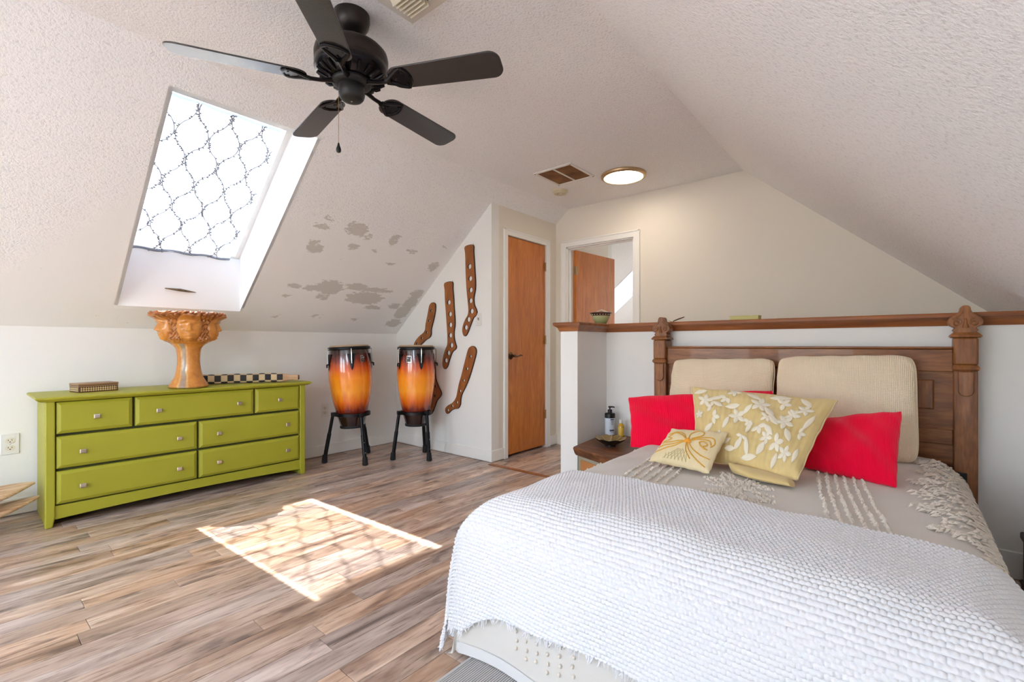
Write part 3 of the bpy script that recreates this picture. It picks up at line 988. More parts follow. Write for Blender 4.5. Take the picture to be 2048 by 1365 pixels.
mb.frames(rings)
part('top', mb, M_green, ds, smooth=30)
DRW = [((0.380, 0.731, 0.532, 0.719), [0.556]), ((0.741, 1.450, 0.532, 0.719), [0.862, 1.342]), ((1.459, 1.796, 0.532, 0.719), [1.632]),
       ((0.380, 1.083, 0.331, 0.520), [0.494, 0.974]), ((1.092, 1.796, 0.331, 0.520), [1.212, 1.692]), ((0.380, 1.083, 0.126, 0.319), [0.494, 0.974]), ((1.092, 1.796, 0.126, 0.319), [1.212, 1.692])]
for (y0, y1, z0, z1), kn in DRW:
    mb = MB()
    R = lambda x, i: [(x, y0+i, z0+i), (x, y1-i, z0+i), (x, y1-i, z1-i), (x, y0+i, z1-i)]
    mb.frames([R(DXF-0.033, 0.002), R(DXF-0.012, 0.002), R(DXF-0.009, 0.004), R(DXF+0.001, 0.021), R(DXF+0.001, 0.022)])
    dw = part('drawer', mb, M_green, ds, smooth=20)
    for ky in kn:
        kz = (z0+z1)/2-0.004
        q = MB()
        q.lathe([(0.008, 0), (0.006, 0.004), (0.005, 0.014)], 10, (DXF+0.001, ky, kz), axis='X')
        K = lambda x, a, b: [(x, ky-a, kz-b), (x, ky+a, kz-b), (x, ky+a, kz+b), (x, ky-a, kz+b)]
        q.frames([K(DXF+0.014, 0.012, 0.009), K(DXF+0.018, 0.0155, 0.0125), K(DXF+0.023, 0.0155, 0.0125), K(DXF+0.026, 0.012, 0.009)])
        part('knob', q, M_nickel, dw, smooth=20, bevel=0.001)

# ------------------------------------------------------------------ inlaid box on the dresser
bx = thing('inlaid_box', 'small inlaid wooden box on the left of the dresser top', 'box', (-3.985, 0.583, DT), math.radians(11))
inl = NT('marquetry')
v = inl.coord('Object', (1, 1, 1))
x_, y_, z_ = inl.sep(v)
s1 = inl.math('SINE', inl.math('MULTIPLY', inl.math('ADD', inl.math('ADD', x_, y_), z_), 2*PI/0.024))
s2 = inl.math('SINE', inl.math('MULTIPLY', inl.math('SUBTRACT', inl.math('ADD', x_, y_), z_), 2*PI/0.024))
pr = inl.math('MULTIPLY', s1, s2)
inl.base(col=inl.ramp(inl.maprange(pr, -1, 1), [(0.42, lin(84, 52, 34)), (0.56, lin(214, 190, 138))]), rough=0.45)
M_inlay = inl.mat
M_boxwood = simple('box brown', lin(96, 60, 40), 0.45, var=0.12)
M_boxtop = simple('box lid', lin(150, 116, 84), 0.4, var=0.12)
part('case', MB().box(-0.068, 0.068, -0.1, 0.1, 0.0, 0.053), M_boxwood, bx, world=False, bevel=0.002)
mb = MB()
mb.box(0.068, 0.0692, -0.092, 0.092, 0.006, 0.033).box(-0.06, 0.06, -0.1012, -0.1, 0.006, 0.033).box(-0.06, 0.06, 0.1, 0.1012, 0.006, 0.033)
part('inlay', mb, M_inlay, bx, world=False, smooth=0)
mb = MB()
mb.box(-0.071, 0.071, -0.103, 0.103, 0.037, 0.0395)
part('lid_seam', mb, simple('box seam', lin(190, 160, 118), 0.45), bx, world=False)
mb = MB()
mb.box(-0.070, 0.070, -0.102, 0.102, 0.0445, 0.056)
part('lid', mb, M_boxtop, bx, world=False, bevel=0.002)

# ------------------------------------------------------------------ face planter
PC = np.array([-3.805, 1.052, DT])
pl = thing('face_planter', 'ochre glazed ceramic planter ringed with faces on a flared stem', 'planter', tuple(PC))


def planter():
    prof = [(0.0, 0.128), (0.006, 0.138), (0.02, 0.137), (0.045, 0.120), (0.08, 0.100), (0.13, 0.086), (0.19, 0.080), (0.25, 0.083), (0.285, 0.092), (0.31, 0.118), (0.33, 0.150), (0.35, 0.164),
            (0.39, 0.170), (0.44, 0.172), (0.475, 0.184), (0.495, 0.215), (0.508, 0.243), (0.522, 0.252), (0.534, 0.250), (0.539, 0.240), (0.533, 0.222), (0.50, 0.19), (0.44, 0.15), (0.36, 0.12)]
    t = np.array(smooth_poly(prof, 9, False))*np.array([0.965, 0.835])
    n = 420
    th = np.linspace(0, 2*PI, n, endpoint=False)
    Z = np.repeat(t[:, 0:1], n, 1)
    Rr = np.repeat(t[:, 1:2], n, 1)
    TH = np.repeat(th[None, :], len(t), 0)
    ni = np.argmax(t[:, 0])
    outer = (np.arange(len(t)) <= ni)[:, None]*np.ones_like(Z)
    front = math.atan2(-PC[1], -PC[0])   # facing the viewer's side of the room
    G = lambda q, s: np.exp(-(q/s)**2)
    disp = np.zeros_like(Z)
    face_m = np.zeros_like(Z)
    zc = 0.412
    for k in range(5):
        a0 = front+0.03+k*2*PI/5
        da = (TH-a0+PI) % (2*PI)-PI
        a = da*0.162
        w_ = Z-zc
        E_ = np.clip(1-(a/0.082)**2-(w_/0.094)**2, 0, 1)
        m = np.clip(E_*6, 0, 1)
        f = 0.036*np.sqrt(E_)
        nose = G(a, 0.0105)*np.clip((0.034-w_)/0.055, 0, 1)*np.clip((w_+0.024)/0.007, 0, 1)*0.027
        f = f+nose
        f += 0.006*G(np.abs(a)-0.012, 0.007)*G(w_+0.015, 0.008)
        f += 0.006*G(w_-0.042-0.006*np.cos(a*60), 0.008)*G(np.abs(a)-0.03, 0.02)
        f -= 0.011*G(np.abs(a)-0.031, 0.016)*G(w_-0.022, 0.011)
        f += 0.008*G(np.abs(a)-0.032, 0.013)*G(w_-0.019, 0.0065)
        f -= 0.003*G(np.abs(a)-0.032, 0.014)*G(w_-0.0165, 0.0022)
        f += 0.006*G(np.abs(a)-0.038, 0.018)*G(w_+0.012, 0.018)
        f += 0.009*G(a, 0.024)*G(w_+0.038, 0.005)+0.009*G(a, 0.019)*G(w_+0.050, 0.006)
        f -= 0.005*G(a, 0.027)*G(w_+0.0437, 0.0022)
        f += 0.010*G(a, 0.018)*G(w_+0.073, 0.012)
        disp += f*m
        face_m = np.maximum(face_m, m)
    # curls of hair, leaves and the ruffled rim
    hair = outer*np.clip((Z-0.315)/0.02, 0, 1)*(1-face_m)
    sw1 = np.sin(TH*21+np.sin(Z*80)*1.7)*np.sin(Z*105+np.sin(TH*11)*2.0)
    curls = 0.009*hair*(np.abs(sw1)**0.7)
    for k in range(5):
        for s in (-1, 1):
            for zz, rad in ((zc+0.035, 0.020), (zc-0.025, 0.017), (zc-0.075, 0.022)):
                a0 = front+0.03+k*2*PI/5+s*0.50
                a = ((TH-a0+PI) % (2*PI)-PI)*0.160
                dd = np.sqrt(a**2+(Z-zz)**2)
                curls += outer*np.clip(1-dd/rad, 0, 1)**0.5*0.016*(0.72+0.28*np.cos(dd/rad*9+np.arctan2(Z-zz, a)))*(1-0.7*face_m)
    rim = np.clip((Z-0.462)/0.03, 0, 1)
    ruffle = rim*(0.007*np.sin(TH*15)+0.004*np.sin(TH*31+1.3))
    R2 = Rr+disp*outer+curls+ruffle
    R2 = np.where((outer > 0) & (Z < 0.30), R2*(1+0.012*np.sin(TH*7+Z*9)), R2)
    Zz = Z + rim*outer*(0.003*np.sin(TH*15+1.2))
    P = np.stack([PC[0]+R2*np.cos(TH), PC[1]+R2*np.sin(TH), PC[2]+Zz], -1)
    # glaze: ochre, brown in the modelled hair, a grey drip on the stem, mossy foot
    rng = np.random.RandomState(3)
    och = np.array(lin(206, 138, 58)[:3])
    brn = np.array(lin(150, 84, 36)[:3])
    dk = np.array(lin(84, 40, 20)[:3])
    col = np.ones(P.shape[:2]+(4,))
    c = np.repeat(np.repeat(och[None, None], Z.shape[0], 0), n, 1)
    h = np.clip(hair*(0.45+0.5*np.clip(1-np.abs(sw1)*1.5, 0, 1)), 0, 1)[..., None]
    c = c*(1-h*0.75)+brn*h*0.75
    rm = (rim*outer)[..., None]
    c = c*(1-rm*0.62)+brn*rm*0.62
    crev = np.clip(hair*np.clip(0.22-np.abs(sw1), 0, 1)*4, 0, 1)[..., None]
    c = c*(1-crev)+dk*crev
    da = ((TH-(front-0.42+0.5*(0.2-Z)*(Z < 0.1))+PI) % (2*PI)-PI)
    st = (np.exp(-(da/0.20)**4)*(Z < 0.305)*outer)[..., None]
    c = c*(1-st*0.9)+np.array(lin(150, 146, 132)[:3])*st*0.9
    ed = (np.exp(-((np.abs(da)-0.24)/0.06)**2)*(Z < 0.30)*outer)[..., None]
    c = c*(1-ed*0.6)+np.array(lin(226, 196, 130)[:3])*ed*0.6
    ft = (np.clip((0.016-Z)/0.012, 0, 1)*outer)[..., None]
    c = c*(1-ft*0.8)+np.array(lin(104, 104, 36)[:3])*ft*0.8
    col[..., :3] = c
    return P, col


gm = NT('ochre glaze')
at = gm.n('Attribute', attribute_name='tone')
nz = gm.noise(gm.coord(), 26, 4, 0.6)
c = gm.mix(gm.ramp(nz, [(0.40, (0, 0, 0, 1)), (0.66, (1, 1, 1, 1))]), at.outputs['Color'], gm.mix(0.38, at.outputs['Color'], lin(150, 72, 24)))
gm.base(col=c, rough=0.27, coat=0.35, spec=0.5, normal=gm.bump(nz, 0.15, 0.004))
P, col = planter()
gridmesh('pot', P, gm.mat, pl, closed_v=True, col=col)
part('foot_plate', MB().lathe([(0.001, 0.0), (0.106, 0.0)], 48, tuple(PC), cap0=False, cap1=False), gm.mat, pl, smooth=0)
part('soil', MB().lathe([(0.001, 0.392), (0.110, 0.392)], 48, tuple(PC), cap0=False, cap1=False), simple('dry soil', lin(92, 66, 44), 0.9), pl, smooth=0)

# ------------------------------------------------------------------ checkered roll
ra, rb = np.array([-4.06, 1.10]), np.array([-3.765, 1.795])
Lr = float(np.linalg.norm(rb-ra))
rl = thing('checkered_roll', 'black and cream checkered cloth roll with gathered ends on the dresser', 'cloth roll', (ra[0], ra[1], DT), math.atan2(rb[1]-ra[1], rb[0]-ra[0]))
M_chk_b = simple('black check', lin(34, 28, 28), 0.6, bscale=180)
M_chk_w = simple('cream check', lin(206, 180, 140), 0.7, var=0.1, bscale=180)
M_hess = simple('natural cloth', lin(196, 158, 120), 0.75, var=0.12, bscale=140)


def rsq(t, hw, hh, zc):
    """rounded square section"""
    e = 0.42
    ct, st = math.cos(t), math.sin(t)
    return (hw*math.copysign(abs(ct)**e, ct), zc+hh*math.copysign(abs(st)**e, st))


ncol, nseg, sub = 14, 12, 5
X0, X1 = 0.06, Lr-0.11
mb = MB()
for i in range(ncol):
    for j in range(nseg):
        G_ = []
        for a in range(sub+1):
            row = []
            for b in range(sub+1):
                fx = i+a/sub
                ft = j+b/sub
                u, vv = rsq(2*PI*ft/nseg+PI/12, 0.038, 0.034, 0.0)
                puff = 1+0.07*math.sin(PI*a/sub)*math.sin(PI*b/sub)
                sag = 0.003*math.sin(fx*1.3)
                row.append((X0+(X1-X0)*fx/ncol, u*puff, 0.0385+vv*puff*0.97+sag*0.5))
            G_.append(row)
        mb.grid(np.array(G_), 0 if (i+j//2) % 2 else 1)
part('checks', mb, [M_chk_b, M_chk_w], rl, world=False, smooth=60)
for s, xa, xb in ((0, X0+0.002, -0.02), (1, X1-0.002, Lr)):
    mb = MB()
    rings = []
    for q in np.linspace(0, 1, 9):
        sc = 0.98-0.42*math.sin(min(q*1.25, 1)*PI/2)+(0.10*q if q > 0.8 else 0)
        rings.append([(xa+(xb-xa)*q, *(lambda w: (w[0]*(1+0.05*math.sin(t*9)*q), w[1]*(1+0.05*math.sin(t*9)*q)+0.036-0.004*q))(rsq(t, 0.038*sc, 0.034*sc, 0))) for t in np.linspace(0, 2*PI, 36, endpoint=False)])
    mb.frames(rings)
    part('gathered_end', mb, M_hess, rl, world=False, smooth=60)
    mb = MB()
    rr = random.Random(s)
    for k in range(9):
        a = k*2*PI/9
        rad = 0.014 if k else 0.0
        mb.ell((xb+(0.004 if s else -0.004), rad*math.cos(a), 0.034+rad*math.sin(a)), (0.009, 0.006, 0.006), 7, 5)
    part('knot', mb, simple('knot brown', lin(92, 66, 48), 0.8), rl, world=False)

# ------------------------------------------------------------------ driftwood stand at the left edge
dw = thing('driftwood_stand', 'pale driftwood stand with two tapering arms beside the dresser', 'driftwood', (-3.87, 0.02, 0))


def blade(pts, wds, ths, tilt=0.0):
    """tapered curved slab along y; pts (x,y,z)"""
    mb = MB()
    rings = []
    for (x, y, z), wv, t in zip(pts, wds, ths):
        ring = []
        for a in np.linspace(0, 2*PI, 16, endpoint=False):
            ca, sa = math.cos(a), math.sin(a)
            ring.append((x+wv*math.copysign(abs(ca)**0.7, ca), y, z+t*math.copysign(abs(sa)**0.7, sa)+tilt*ca*wv))
        rings.append(ring)
    mb.frames(rings)
    return mb


def curve(pts, k=6):
    return smooth_poly(pts, k, False)


c1 = curve([(-3.86, -0.30, 0.16, 0.13, 0.030), (-3.86, -0.05, 0.185, 0.14, 0.030), (-3.88, 0.12, 0.205, 0.12, 0.022), (-3.90, 0.22, 0.222, 0.085, 0.014), (-3.92, 0.31, 0.238, 0.012, 0.006)])
part('upper_arm', blade([p[:3] for p in c1], [p[3] for p in c1], [p[4] for p in c1], -0.12), M_drift, dw, smooth=60)
c1 = curve([(-3.84, -0.25, 0.07, 0.12, 0.035), (-3.84, -0.02, 0.095, 0.12, 0.032), (-3.86, 0.14, 0.118, 0.10, 0.022), (-3.87, 0.25, 0.142, 0.055, 0.013), (-3.88, 0.325, 0.160, 0.010, 0.008)])
part('lower_arm', blade([p[:3] for p in c1], [p[3] for p in c1], [p[4] for p in c1], -0.10), M_drift, dw, smooth=60)
mb = MB()
mb.tube([(-3.86, 0.16, 0.118), (-3.87, 0.12, 0.075), (-3.88, 0.09, 0.035), (-3.89, 0.075, 0.0)], [0.018, 0.032, 0.03, 0.022], 12)
part('leg', mb, M_drift, dw, smooth=60)
mb = MB()
mb.tube([(-3.80, -0.15, 0.09), (-3.79, -0.20, 0.04), (-3.78, -0.22, 0.0)], [0.045, 0.04, 0.03], 12)
part('leg', mb, M_drift, dw, smooth=60)
mb = MB()
mb.tube([(-3.87, -0.12, 0.05), (-3.87, -0.1, 0.12), (-3.88, -0.08, 0.19)], [0.05, 0.06, 0.06], 12)
part('trunk', mb, M_drift, dw, smooth=60)
mb = MB()
mb.tube([(-3.93, 0.02, 0.232), (-3.93, 0.09, 0.262), (-3.93, 0.17, 0.300), (-3.93, 0.21, 0.245)][0:3], [0.008, 0.007, 0.005], 8)
part('twig', mb, M_sockedge, dw)

# ------------------------------------------------------------------ conga drums on stands
bm_ = NT('sunburst lacquer')
co = bm_.coord('Object')
x_, y_, z_ = bm_.sep(co)
stv = bm_.noise(bm_.coord('Object', (14, 14, 0.7)), 3, 3)
zz = bm_.math('ADD', z_, bm_.math('MULTIPLY', bm_.math('SUBTRACT', stv, 0.5), 0.09))
fac = bm_.maprange(zz, 0.0, 0.73)
c = bm_.ramp(fac, [(0.0, lin(22, 14, 14)), (0.13, lin(40, 14, 12)), (0.22, lin(120, 32, 10)), (0.32, lin(226, 106, 20)), (0.45, lin(255, 162, 42)), (0.61, lin(252, 148, 32)), (0.73, lin(216, 86, 14)), (0.83, lin(110, 28, 10)), (0.93, lin(34, 15, 13)), (1.0, lin(18, 14, 14))])
bm_.base(col=c, rough=0.22, coat=0.8, coatr=0.06, spec=0.5)
M_burst = bm_.mat
M_skin = simple('drum skin', lin(178, 150, 118), 0.55, var=0.12)
M_badge = simple('badge black', lin(34, 28, 24), 0.35)


def conga(cx, cy, rs, view, lugs, badge, label, tilt=0.0):
    r = thing('conga_drum', label, 'drum', (cx, cy, 0.305), group='conga drums in the corner')
    prof = [(0.098, 0.0), (0.104, 0.01), (0.112, 0.04), (0.128, 0.10), (0.147, 0.18), (0.168, 0.28), (0.182, 0.38), (0.188, 0.46), (0.188, 0.52), (0.184, 0.60), (0.176, 0.67), (0.170, 0.715), (0.168, 0.725)]
    prof = smooth_poly(prof, 3, False)
    rad = lambda z: float(np.interp(z, [p[1] for p in prof], [p[0] for p in prof]))*rs
    part('shell', MB().lathe([(a*rs, b) for a, b in prof], 48), M_burst, r, world=False, smooth=50)
    part('skin', MB().lathe([(0.172*rs, 0.722), (0.168*rs, 0.738), (0.155*rs, 0.742), (0.001, 0.743)], 40, cap1=False), M_skin, r, world=False, smooth=60)
    part('rim', MB().lathe([(0.170*rs, 0.700), (0.183*rs, 0.700), (0.186*rs, 0.708), (0.185*rs, 0.722), (0.180*rs, 0.728), (0.172*rs, 0.727)], 44, cap0=False, cap1=False), M_blackmetal, r, world=False, smooth=50)
    part('base_ring', MB().lathe([(0.099*rs, -0.004), (0.108*rs, -0.004), (0.111*rs, 0.006), (0.108*rs, 0.018), (0.105*rs, 0.018)], 36, cap0=True, cap1=False), M_rubber, r, world=False)
    for a in lugs:
        an = view+math.radians(a)
        ca, sa = math.cos(an), math.sin(an)
        f = lambda rr, z, t=0.0: (rr*ca-t*sa, rr*sa+t*ca, z)
        mb = MB()
        mb.tube([f(0.184*rs, 0.712), f(0.195*rs, 0.708), f(0.199*rs, 0.69), f(0.200*rs, 0.60), f(0.199*rs, 0.56)], 0.0042, 8)
        rod = part('tension_rod', mb, M_steel, r, world=False)
        mb = MB()
        R0 = rad(0.58)
        n_ = 7
        g = []
        for zq, hw in ((0.665, 0.036), (0.62, 0.024), (0.575, 0.017), (0.545, 0.012), (0.52, 0.002)):
            g.append([f(rad(zq)+0.002+(0.006 if abs(q) < hw*0.4 else 0.003), zq, q) for q in np.linspace(-hw, hw, n_)])
        mb.grid(np.array(g))
        part('side_plate', mb, M_blackmetal, rod, world=False, smooth=60)
        mb = MB()
        mb.tube([f(rad(0.57)+0.004, 0.578), f(rad(0.57)+0.022, 0.572), f(rad(0.57)+0.022, 0.548)], 0.008, 8)
        part('lug_nut', mb, M_blackmetal, rod, world=False)
    # maker's badge: silver framed plate with a monogram
    an = view+math.radians(badge)
    ca, sa = math.cos(an), math.sin(an)
    zb = 0.615
    Rb = rad(zb)
    f = lambda t, z, k: ((Rb+k)*math.cos(an+t/Rb), (Rb+k)*math.sin(an+t/Rb), zb+z)

    def pad(hw, hh, k):
        mb = MB()
        g = [[f(t, z, k+ (rad(zb+z)-Rb)) for t in np.linspace(-hw, hw, 6)] for z in np.linspace(-hh, hh, 6)]
        mb.grid(np.array(g))
        return mb
    b = part('badge', pad(0.022, 0.029, 0.002), M_steel, r, world=False, smooth=60)
    part('badge_field', pad(0.019, 0.026, 0.003), M_badge, b, world=False, smooth=60)
    mb = MB()
    K = lambda pts, rr: mb.tube([f(t, z, 0.0042+(rad(zb+z)-Rb)) for t, z in pts], rr, 5)
    K([(-0.009, 0.017), (-0.011, 0.004), (-0.002, 0.004)], 0.0014)
    K([(0.001, 0.004), (0.003, 0.017), (0.010, 0.016), (0.010, 0.011), (0.003, 0.010)], 0.0014)
    K([(-0.012, -0.003), (-0.004, -0.001), (0.004, -0.004), (0.012, -0.002)], 0.0011)
    K([(-0.011, -0.010), (0.011, -0.010)], 0.0010)
    K([(-0.009, -0.016), (0.009, -0.016)], 0.0010)
    part('badge_monogram', mb, M_steel, b, world=False)
    if tilt:
        F_ = Vector((-0.6414, 0.7672, 0))
        r.rotation_mode = 'QUATERNION'
        r.rotation_quaternion = Matrix.Rotation(tilt, 3, F_).to_quaternion()
    return r


def stand(cx, cy, feet, rs, label):
    r = thing('drum_stand', label, 'stand', (cx, cy, 0), group='drum stands')
    zr = 0.425
    ri = 0.141*rs
    mb = MB()
    mb.lathe([(ri+0.004, zr-0.014), (ri+0.014, zr-0.014), (ri+0.014, zr+0.014), (ri+0.004, zr+0.014), (ri+0.004, zr-0.014)], 40, cap0=False, cap1=False)
    part('ring', mb, M_blackmetal, r, world=False, smooth=40)
    for k, (fx, fy) in enumerate(feet):
        dx, dy = fx-cx, fy-cy
        a = math.atan2(dy, dx)
        ca, sa = math.cos(a), math.sin(a)
        p0 = Vector(((ri+0.028)*ca, (ri+0.028)*sa, zr+0.004))
        p1 = Vector((dx, dy, 0.05))
        mb = MB()
        mb.tube([p0, p1], 0.0145, 10)
        q0 = p0+(p1-p0)*0.45
        mb.tube([q0, p1], 0.0175, 10)
        lg = part('leg', mb, M_blackmetal, r, world=False, smooth=50)
        mb = MB()
        mb.tube([p1+Vector((0, 0, 0.02)), (dx*1.02, dy*1.02, 0.006), (dx*1.02, dy*1.02, 0.0)], [0.021, 0.025, 0.022], 12)
        part('rubber_foot', mb, M_rubber, lg, world=False)
        mb = MB()
        mb.box(-0.02, 0.03, -0.022, 0.022, -0.018, 0.018)
        mb.rot(Matrix.Translation(((ri+0.016)*ca, (ri+0.016)*sa, zr)) @ Matrix.Rotation(a, 4, 'Z'))
        part('clamp', mb, M_blackmetal, r, world=False, bevel=0.005)
        for t in (0.62, 0.85):
            q = p0+(p1-p0)*t
            mb = MB()
            mb.ell((q.x+0.017*ca, q.y+0.017*sa, q.z), (0.0045, 0.0045, 0.0045), 6, 4)
            part('bolt', mb, M_steel, lg, world=False)
    return r


va = lambda x, y: math.atan2(-y, -x)
conga(-3.838, 2.335, 1.0, va(-3.838, 2.335), [5, 77, 149, 221, 293], 37, 'larger sunburst conga drum with red-black rim, beside the wall outlet', math.radians(-2.6))
stand(-3.838, 2.335, [(-3.94, 2.123), (-3.592, 2.302), (-3.98, 2.58)], 1.0, 'black three-legged stand under the larger left drum')
conga(-3.474, 2.766, 0.92, va(-3.474, 2.766), [15, 87, 159, 231, 303], -22, 'slimmer sunburst conga drum nearest the wooden stretchers')
stand(-3.474, 2.766, [(-3.56, 2.575), (-3.286, 2.763), (-3.57, 2.95)], 0.92, 'black three-legged stand under the slimmer right drum')

# ------------------------------------------------------------------ ceiling fan
FX, FY = -1.80, 1.09
fan = thing('ceiling_fan', 'dark bronze five-blade ceiling fan with a hanging pull chain', 'ceiling fan', (FX, FY, 2.09))
c0 = (FX, FY, 0)
part('canopy', MB().lathe([(0.074, 2.455), (0.075, 2.435), (0.070, 2.41), (0.056, 2.388), (0.036, 2.376), (0.030, 2.372)], 36, c0), M_bronze, fan, smooth=50)
part('downrod', MB().lathe([(0.016, 2.31), (0.016, 2.375)], 16, c0).lathe([(0.036, 2.314), (0.034, 2.325), (0.026, 2.345), (0.026, 2.356), (0.030, 2.372)], 24, c0), M_black, fan)
part('motor_housing', MB().lathe([(0.04, 2.318), (0.105, 2.314), (0.134, 2.304), (0.147, 2.290), (0.151, 2.272), (0.150, 2.25), (0.147, 2.243), (0.147, 2.238), (0.150, 2.234), (0.149, 2.222)], 56, c0, cap1=False), M_bronze, fan, smooth=50)
M_gloss = simple('gloss black fan iron', lin(30, 28, 32), 0.2, 0.7)
mh = part('motor_bell', MB().lathe([(0.149, 2.226), (0.150, 2.214), (0.142, 2.200), (0.118, 2.186), (0.09, 2.176), (0.078, 2.172)], 56, c0, cap0=False), M_gloss, fan, smooth=50)
for k in range(20):
    a = 2*PI*k/20
    mb = MB()
    ca, sa = math.cos(a), math.sin(a)
    mb.tube([(FX+rr*ca, FY+rr*sa, zz) for rr, zz in ((0.138, 2.196), (0.118, 2.184), (0.095, 2.176))], [0.007, 0.008, 0.004], 8)
    part('vent_rib', mb, M_gloss, mh)
part('flywheel', MB().lathe([(0.078, 2.178), (0.080, 2.170), (0.080, 2.160), (0.074, 2.154), (0.055, 2.152)], 40, c0), M_black, fan, smooth=50)
sh = part('switch_housing', MB().lathe([(0.050, 2.156), (0.053, 2.15), (0.054, 2.125), (0.053, 2.112), (0.050, 2.108), (0.050, 2.103), (0.043, 2.094), (0.028, 2.090), (0.001, 2.089)], 40, c0, cap1=False), M_black, fan, smooth=50)
part('cap_screw', MB().ell((FX, FY, 2.088), (0.004, 0.004, 0.003), 8, 5), M_steel, sh)
blade_ol = []
BW = 0.066
for (cx_, cy_), a0, a1, rr in (((0.660-0.045, BW-0.045), 90, 0, 0.045), ((0.660-0.045, -BW+0.045), 0, -90, 0.045), ((0.175+0.05, -0.057+0.05), -90, -180, 0.05), ((0.175+0.05, 0.057-0.05), 180, 90, 0.05)):
    for q in np.linspace(a0, a1, 9):
        blade_ol.append((cx_+rr*math.cos(math.radians(q)), cy_+rr*math.sin(math.radians(q))))
for k in range(5):
    ang = math.radians(26.6+72*k)
    T = Matrix.Translation((FX, FY, 2.157)) @ Matrix.Rotation(ang, 4, 'Z') @ Matrix.Rotation(math.radians(-12), 4, 'X')
    mb = MB().prism(blade_ol, 'Z', 0.0, 0.0065)
    mb.rot(T)
    bl = part('blade', mb, M_fanblade, fan, bevel=0.002)
    # cast blade iron below the blade
    mb = MB()
    up = Matrix.Translation((FX, FY, 2.157)) @ Matrix.Rotation(ang, 4, 'Z')
    mb.tube([(0.05, 0, 0.006), (0.085, 0, 0.004), (0.12, 0, -0.004), (0.16, 0, -0.006), (0.185, 0, -0.005)], [0.017, 0.014, 0.011, 0.012, 0.016], 10, flat=0.6)
    mb.rot(up)
    st = len(mb.v)
    for s in (-1, 1):
        mb.tube([(0.165, 0.004*s, -0.007), (0.195, 0.022*s, -0.005), (0.225, 0.043*s, -0.004), (0.245, 0.052*s, -0.003)], [0.012, 0.009, 0.008, 0.007], 8, flat=0.6)
    mb.tube([(0.245, 0.052, -0.003), (0.262, 0.03, -0.004), (0.268, 0, -0.005), (0.262, -0.03, -0.004), (0.245, -0.052, -0.003)], 0.008, 8, flat=0.6)
    mb.prism([(0.185, -0.018), (0.25, -0.05), (0.266, 0), (0.25, 0.05), (0.185, 0.018)], 'Z', -0.003, 0.0)
    for px, py in ((0.205, 0), (0.245, 0.03), (0.245, -0.03)):
        mb.ell((px, py, -0.004), (0.006, 0.006, 0.004), 8, 5)
    mb.rot(T, st)
    part('blade_iron', mb, M_gloss, bl)
chx, chy = FX-0.043, FY-0.036
mb = MB()
for q in np.arange(2.128, 1.905, -0.0042):
    mb.ell((chx, chy, q), (0.0017, 0.0017, 0.0019), 5, 3)
mb.tube([(FX-0.035, FY-0.03, 2.128), (chx, chy, 2.128)], 0.004, 6)
part('pull_chain', mb, M_brass, fan)
part('pull_fob', MB().lathe([(0.001, 1.912), (0.004, 1.908), (0.005, 1.90), (0.0095, 1.888), (0.0105, 1.880), (0.0085, 1.872), (0.001, 1.868)], 16, (chx, chy, 0), cap0=False, cap1=False), M_black, fan, smooth=60)

# ------------------------------------------------------------------ round ceiling light
lt = thing('ceiling_light', 'round flush ceiling light with brass-toned rim, lit', 'ceiling light', (-1.767, 3.553, ZC-0.03))
c0 = (-1.767, 3.553, 0)
part('rim', MB().lathe([(0.150, ZC), (0.182, ZC), (0.184, ZC-0.006), (0.180, ZC-0.020), (0.168, ZC-0.027), (0.158, ZC-0.026), (0.156, ZC-0.020)], 64, c0, cap0=False, cap1=False), simple('brushed brass', lin(196, 170, 132), 0.35, 0.9), lt, smooth=50)
le = NT('lit diffuser')
em = le.n('Emission', Color=(1.0, 0.86, 0.70, 1), Strength=14.0)
le.t.links.new(em.outputs[0], le.out.inputs[0])
part('diffuser', MB().lathe([(0.157, ZC-0.022), (0.12, ZC-0.028), (0.06, ZC-0.031), (0.001, ZC-0.032)], 48, c0, cap0=True, cap1=False), le.mat, lt, smooth=60)

# ------------------------------------------------------------------ return air grille, smoke detector, supply register
gr = thing('return_grille', 'white framed ceiling air return with brown filter', 'air vent', (-2.135, 3.23, ZC-0.012))
gx0, gx1, gy0, gy1 = -2.318, -1.955, 3.045, 3.415
fw = 0.024
mb = MB()
mb.box(gx0, gx1, gy0, gy0+fw, ZC-0.010, ZC).box(gx0, gx1, gy1-fw, gy1, ZC-0.010, ZC).box(gx0, gx0+fw, gy0+fw, gy1-fw, ZC-0.010, ZC).box(gx1-fw, gx1, gy0+fw, gy1-fw, ZC-0.010, ZC)
part('frame', mb, M_plate, gr, bevel=0.003)
part('centre_bar', MB().box(-2.142, -2.128, gy0+fw, gy1-fw, ZC-0.009, ZC-0.002), M_plate, gr, bevel=0.002)
ft = NT('brown filter')
fv = ft.noise(ft.coord('Object', (1, 1, 1)), 7, 4)
ft.base(col=ft.ramp(fv, [(0.3, lin(96, 62, 34)), (0.7, lin(146, 102, 62))]), rough=0.9, normal=ft.bump(ft.noise(ft.coord(), 160, 2), 0.5, 0.004))
part('filter', MB().box(gx0+0.01, gx1-0.01, gy0+0.01, gy1-0.01, ZC-0.004, ZC-0.0005), ft.mat, gr, smooth=0)
for px, py in ((gx0+0.012, gy0+0.012), (gx1-0.012, gy0+0.012), (gx0+0.012, gy1-0.012), (gx1-0.012, gy1-0.012)):
    part('screw', MB().ell((px, py, ZC-0.0105), (0.005, 0.005, 0.002), 8, 4), M_slot, gr)
sd = thing('smoke_detector', 'small round yellowed smoke detector beside the air return', 'smoke detector', (-2.395, 3.551, ZC-0.03))
M_sm = simple('yellowed plastic', lin(206, 196, 166), 0.5)
